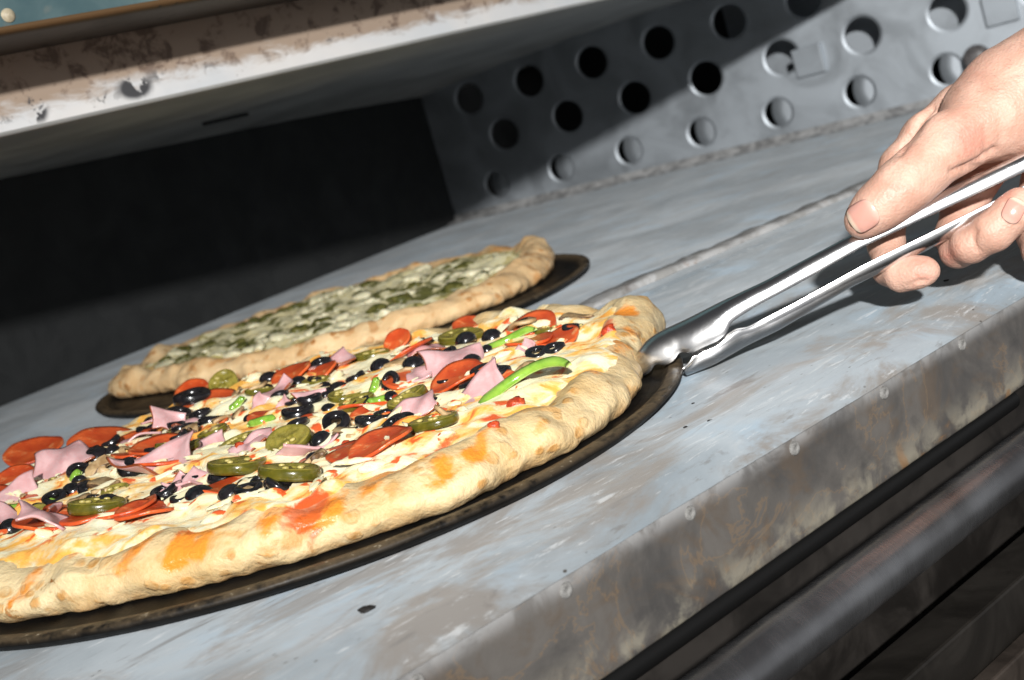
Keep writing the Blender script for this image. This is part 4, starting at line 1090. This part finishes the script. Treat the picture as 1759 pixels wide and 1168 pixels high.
def surface_nets(fn, lo, hi, h):
    n = np.ceil((hi - lo) / h).astype(int) + 1
    ax = [lo[k] + h * np.arange(n[k]) for k in range(3)]
    Fv = np.empty(n, np.float32)
    for i0 in range(0, n[0], 24):
        sl = slice(i0, min(n[0], i0 + 24))
        G = np.stack(np.meshgrid(ax[0][sl], ax[1], ax[2], indexing='ij'), -1)
        Fv[sl] = fn(G)
    ins = Fv < 0
    corners = [(i, j, k) for i in (0, 1) for j in (0, 1) for k in (0, 1)]
    c8 = np.stack([ins[i:n[0] - 1 + i, j:n[1] - 1 + j, k:n[2] - 1 + k] for i, j, k in corners], -1)
    act = c8.any(-1) & ~c8.all(-1)
    idx = -np.ones(act.shape, np.int64); cells = np.argwhere(act); idx[act] = np.arange(len(cells))
    vals = np.stack([Fv[cells[:, 0] + i, cells[:, 1] + j, cells[:, 2] + k] for i, j, k in corners], -1)
    acc = np.zeros((len(cells), 3)); cnt = np.zeros(len(cells))
    for a in range(8):
        for b in range(a + 1, 8):
            ca, cb = np.array(corners[a]), np.array(corners[b])
            if np.abs(ca - cb).sum() != 1: continue
            va, vb = vals[:, a], vals[:, b]; m_ = (va < 0) != (vb < 0)
            t = np.where(m_, va / np.where(va == vb, 1, va - vb), 0)
            acc += np.where(m_[:, None], ca + t[:, None] * (cb - ca), 0); cnt += m_
    V = lo + h * (cells + acc / cnt[:, None])
    F = []
    for axis in range(3):
        u, v = (axis + 1) % 3, (axis + 2) % 3
        s0 = [slice(None)] * 3; s1 = [slice(None)] * 3
        s0[axis] = slice(0, n[axis] - 1); s1[axis] = slice(1, n[axis])
        a_, b_ = ins[tuple(s0)], ins[tuple(s1)]
        E = np.argwhere(a_ != b_)
        E = E[(E[:, u] > 0) & (E[:, v] > 0) & (E[:, u] < n[u] - 1) & (E[:, v] < n[v] - 1)]
        if not len(E): continue
        q = []
        for du, dv in ((0, 0), (1, 0), (1, 1), (0, 1)):
            C = E.copy(); C[:, u] -= du; C[:, v] -= dv
            q.append(idx[C[:, 0], C[:, 1], C[:, 2]])
        q = np.stack(q, -1)
        flip = a_[E[:, 0], E[:, 1], E[:, 2]]
        q[~flip] = q[~flip][:, ::-1]
        F.append(q)
    return V, np.concatenate(F)
def build_hand():
    pts = np.array([L3(*q[:3]) for ch in (THUMB, INDEX, MIDDLE, RING, PINKY, PALM, ARM) for q in ch]); lo = pts.min(0) - 0.03; hi = pts.max(0) + 0.03
    V, F = surface_nets(hand_sdf, lo, hi, 0.0015)
    # a second, coarser piece is not needed: the forearm runs on past the box and is cut there
    # project onto the exact surface and relax
    e = 0.0006
    def grad(Q):
        return np.stack([hand_sdf(Q + np.eye(3)[k] * e) - hand_sdf(Q - np.eye(3)[k] * e) for k in range(3)], -1) / (2 * e)
    N = grad(V); N /= np.linalg.norm(N, axis=1, keepdims=True) + 1e-9
    # creases and swellings, by position on the side that faces the lens
    px = V[:, 0] / V[:, 2] * FPX + IW / 2; py = V[:, 1] / V[:, 2] * FPX + IH / 2; facing = smooth(0.0, 0.5, -N[:, 2])
    dsp = np.zeros(len(V))
    def crease(pts, depth, wid):
        P = np.array(pts, float); best = np.full(len(V), 1e9)
        for a, b in zip(P, P[1:]):
            ba = b - a; t = np.clip(((px - a[0]) * ba[0] + (py - a[1]) * ba[1]) / (ba @ ba), 0, 1)
            best = np.minimum(best, np.hypot(px - a[0] - t * ba[0], py - a[1] - t * ba[1]))
        return -depth * np.exp(-(best / wid) ** 2)
    for pts, dp, wd in (
        ([(1528, 297), (1541, 305), (1552, 318)], .0006, 3.0), ([(1537, 288), (1551, 297), (1562, 311)], .0007, 3.0), ([(1548, 281), (1561, 290), (1570, 302)], .0005, 3.0), ([(1523, 308), (1534, 316), (1541, 327)], .0004, 3.0),
        ([(1635, 296), (1665, 283), (1690, 270), (1708, 256)], .0012, 5.0), ([(1660, 290), (1700, 284), (1735, 272)], .0010, 5.0), ([(1690, 270), (1694, 240), (1690, 222)], .0005, 5.0), ([(1715, 262), (1722, 225)], .0004, 5.0),
        ([(1545, 262), (1562, 240), (1582, 212), (1602, 188)], .0016, 5.0), ([(1538, 250), (1552, 256)], .0006, 3.0),
        ([(1600, 437), (1612, 445), (1620, 456)], .0006, 4.0), ([(1675, 396), (1672, 412), (1678, 428)], .0008, 4.0), ([(1562, 490), (1574, 484), (1592, 482)], .0007, 3.0)):
        dsp += crease(pts, dp * 1.6, wd)
    dsp += 0.0016 * np.exp(-(((px - 1590) / 40) ** 2 + ((py - 205) / 22) ** 2))              # tendon swelling at the thumb base
    dsp += 0.0010 * np.exp(-(((px - 1655) / 50) ** 2 + ((py - 200) / 30) ** 2))
    dsp *= facing
    dsp += 0.00022 * fbm(V, 90, 3, 3)
    V = V + N * dsp[:, None]
    wpos = CAM + (RIGHT * V[:, :1] + DOWN * V[:, 1:2] + FWD * V[:, 2:3])
    blood = np.zeros(len(V))
    for bx, by, r, g in ((1585, 462, 30, 0.55), (1480, 385, 30, 0.4), (1725, 330, 30, 0.5), (1660, 235, 55, 0.55), (1680, 120, 45, 0.3), (1630, 440, 30, .5), (1545, 315, 30, .35), (1560, 250, 30, .3)):
        blood = np.maximum(blood, g * np.exp(-((px - bx) / r) ** 2 - ((py - by) / r) ** 2))
    return wpos, F, blood
def skin_material():
    M = Mat('skin')
    n1 = M.noise(60, 4, 0.6, 0.5); n2 = M.noise(900, 3, 0.6); n3 = M.noise(260, 4, 0.6, 0.6); vo = M.voronoi(700)
    c = M.mix(M.ramp(n1, 0.35, 0.65), (0.53, 0.300, 0.222), (0.62, 0.385, 0.295))
    c = M.mix(M.ramp(M.math('ADD', M.attr('blood'), M.math('MULTIPLY', M.math('SUBTRACT', n3, 0.5), 0.5)), 0.15, 0.95), c, (0.58, 0.175, 0.13))
    c = M.mix(M.ramp(n3, 0.62, 0.72, 0, 0.3), c, (0.45, 0.22, 0.14))
    h = M.math('ADD', M.math('MULTIPLY', n2, 0.5), M.math('ADD', M.math('MULTIPLY', vo, 0.6), n3))
    M.set(Base_Color=c, Roughness=M.ramp(n1, 0.3, 0.7, 0.46, 0.60), Normal=M.bump(h, 0.38, 0.0009), Subsurface_Weight=0.10, Subsurface_Radius=(0.006, 0.002, 0.001), Subsurface_Scale=0.7)
    return M.m
hv, hf, hb = build_hand()
MAT_SKIN = skin_material()
hbase = tuple(at(1700, 220, HD))
person = mesh('person', hv, hf, MAT_SKIN, None, True, attrs={'blood': hb}, origin=hbase)
put(person, 'bare right hand reaching in from the right and holding the tongs', 'person')

from mathutils.bvhtree import BVHTree
HB = BVHTree.FromPolygons([tuple(q) for q in hv], [tuple(int(i) for i in q) for q in hf])
MN = Mat('fingernail'); MN.set(Base_Color=MN.mix(MN.ramp(MN.attr('tip'), 0.78, 0.90), MN.mix(MN.ramp(MN.attr('tip'), 0.0, 0.30), (0.64, 0.42, 0.34), (0.60, 0.31, 0.25)), (0.70, 0.54, 0.42)), Roughness=0.22, Coat_Weight=0.3, Subsurface_Weight=0.1, Subsurface_Radius=(0.004, 0.002, 0.001), Subsurface_Scale=0.5)
def nail(cx, cy, length, width, deg, proud=0.0006):
    """deg: direction of the finger tip as seen, 0 = right, 90 = up"""
    ca, sa = math.cos(math.radians(deg)), -math.sin(math.radians(deg))
    V = []; A = []; nu, nv = 17, 15
    for i in range(nu):
        u = i / (nu - 1) * 2 - 1
        for j in range(nv):
            v = j / (nv - 1) * 2 - 1
            half = width / 2 * (1 - 0.10 * (u < 0) * u * u) * math.sqrt(max(0.02, 1 - abs(u) ** 5))
            x = cx + ca * u * length / 2 - sa * v * half; y = cy + sa * u * length / 2 + ca * v * half
            d = Vector(ray(x, y)).normalized()
            hit = HB.ray_cast(Vector(CAM), d)
            if hit[0] is None: hit = HB.find_nearest(Vector(at(x, y, tong_depth(x) - 0.012)))
            edge = max(abs(u), abs(v))
            off = proud * (1 - edge ** 4) + 0.0001
            V.append(np.array(hit[0] + hit[1] * off)); A.append((u + 1) / 2)
    V = np.array(V)
    G = V.reshape(nu, nv, 3)
    for _ in range(3): G[1:-1, 1:-1] = 0.5 * G[1:-1, 1:-1] + 0.125 * (G[2:, 1:-1] + G[:-2, 1:-1] + G[1:-1, 2:] + G[1:-1, :-2])
    V = G.reshape(-1, 3) - np.array(hbase)
    o = mesh('fingernail', V, grid_faces(nu, nv), MN.m, person, attrs={'tip': A})
    s = o.modifiers.new('thick', 'SOLIDIFY'); s.thickness = 0.0005; s.offset = -0.6
    return o
nail(1483, 371, 52, 50, 212)
nail(1741, 362, 44, 34, 62, 0.0004)

# fine dark hairs over the wrist
def hairs():
    rg = random.Random(9); V = []; F = []
    for k in range(120):
        px, py = rg.uniform(1600, 1900), 0
        py = 150 - (px - 1600) * 0.52 + rg.uniform(-30, 70)
        hit = HB.ray_cast(Vector(CAM), Vector(ray(px, py)).normalized())
        if hit[0] is None: continue
        p, n = np.array(hit[0]), np.array(hit[1])
        dirn = -RIGHT * rg.uniform(.5, 1) + DOWN * rg.uniform(-.7, .3); dirn -= n * (dirn @ n); dirn /= np.linalg.norm(dirn)
        L = rg.uniform(.002, .0045); side = np.cross(n, dirn) * 0.000035; o0 = len(V)
        for s in range(4):
            u = s / 3; c = p + dirn * L * u + n * (0.0014 * math.sin(u * 2.2)); w = 1 - 0.8 * u
            V += [c + side * w, c - side * w, c + n * 0.00006 * w]
        for s in range(3):
            for q in range(3):
                a = o0 + s * 3 + q; b = o0 + s * 3 + (q + 1) % 3; F.append((a, b, b + 3, a + 3))
    MHr = Mat('dark_hair'); MHr.set(Base_Color=(0.05, 0.03, 0.02), Roughness=0.5)
    put(mesh('wrist_hair', np.array(V) - np.array(hbase), F, MHr.m, person), kind='stuff')
hairs()

# ---------------------------------------------------------------- burnt crumbs on the deck
MC = Mat('burnt_crumb'); MC.set(Base_Color=(0.012, 0.010, 0.009), Roughness=0.7)
rg = random.Random(2)
for px, py, w, lab in ((1222, 722, .0042, 'larger burnt crumb on the deck right of the front pan'), (1177, 731, .0024, 'tiny burnt crumb left of the larger one beside the pan'), (628, 1045, .0058, 'burnt flake on the deck below the front pan, bottom centre'), (1625, 480, .0030, 'burnt speck on the deck below the fingers'), (1190, 690, .0016, 'pinhead burnt speck close to the right end of the pan')):
    V, F, mt, _, _ = g_chunk(w, rg, MC.m)
    q = on_z(px, py, 0.001)
    o = mesh('burnt_crumb', np.asarray(V) * [1, 1, 0.6], F, MC.m); o.location = (q[0], q[1], w * 0.14); o.rotation_euler = (0, 0, rg.uniform(0, 6))
    put(o, lab, 'crumb', group='burnt crumbs on the deck')
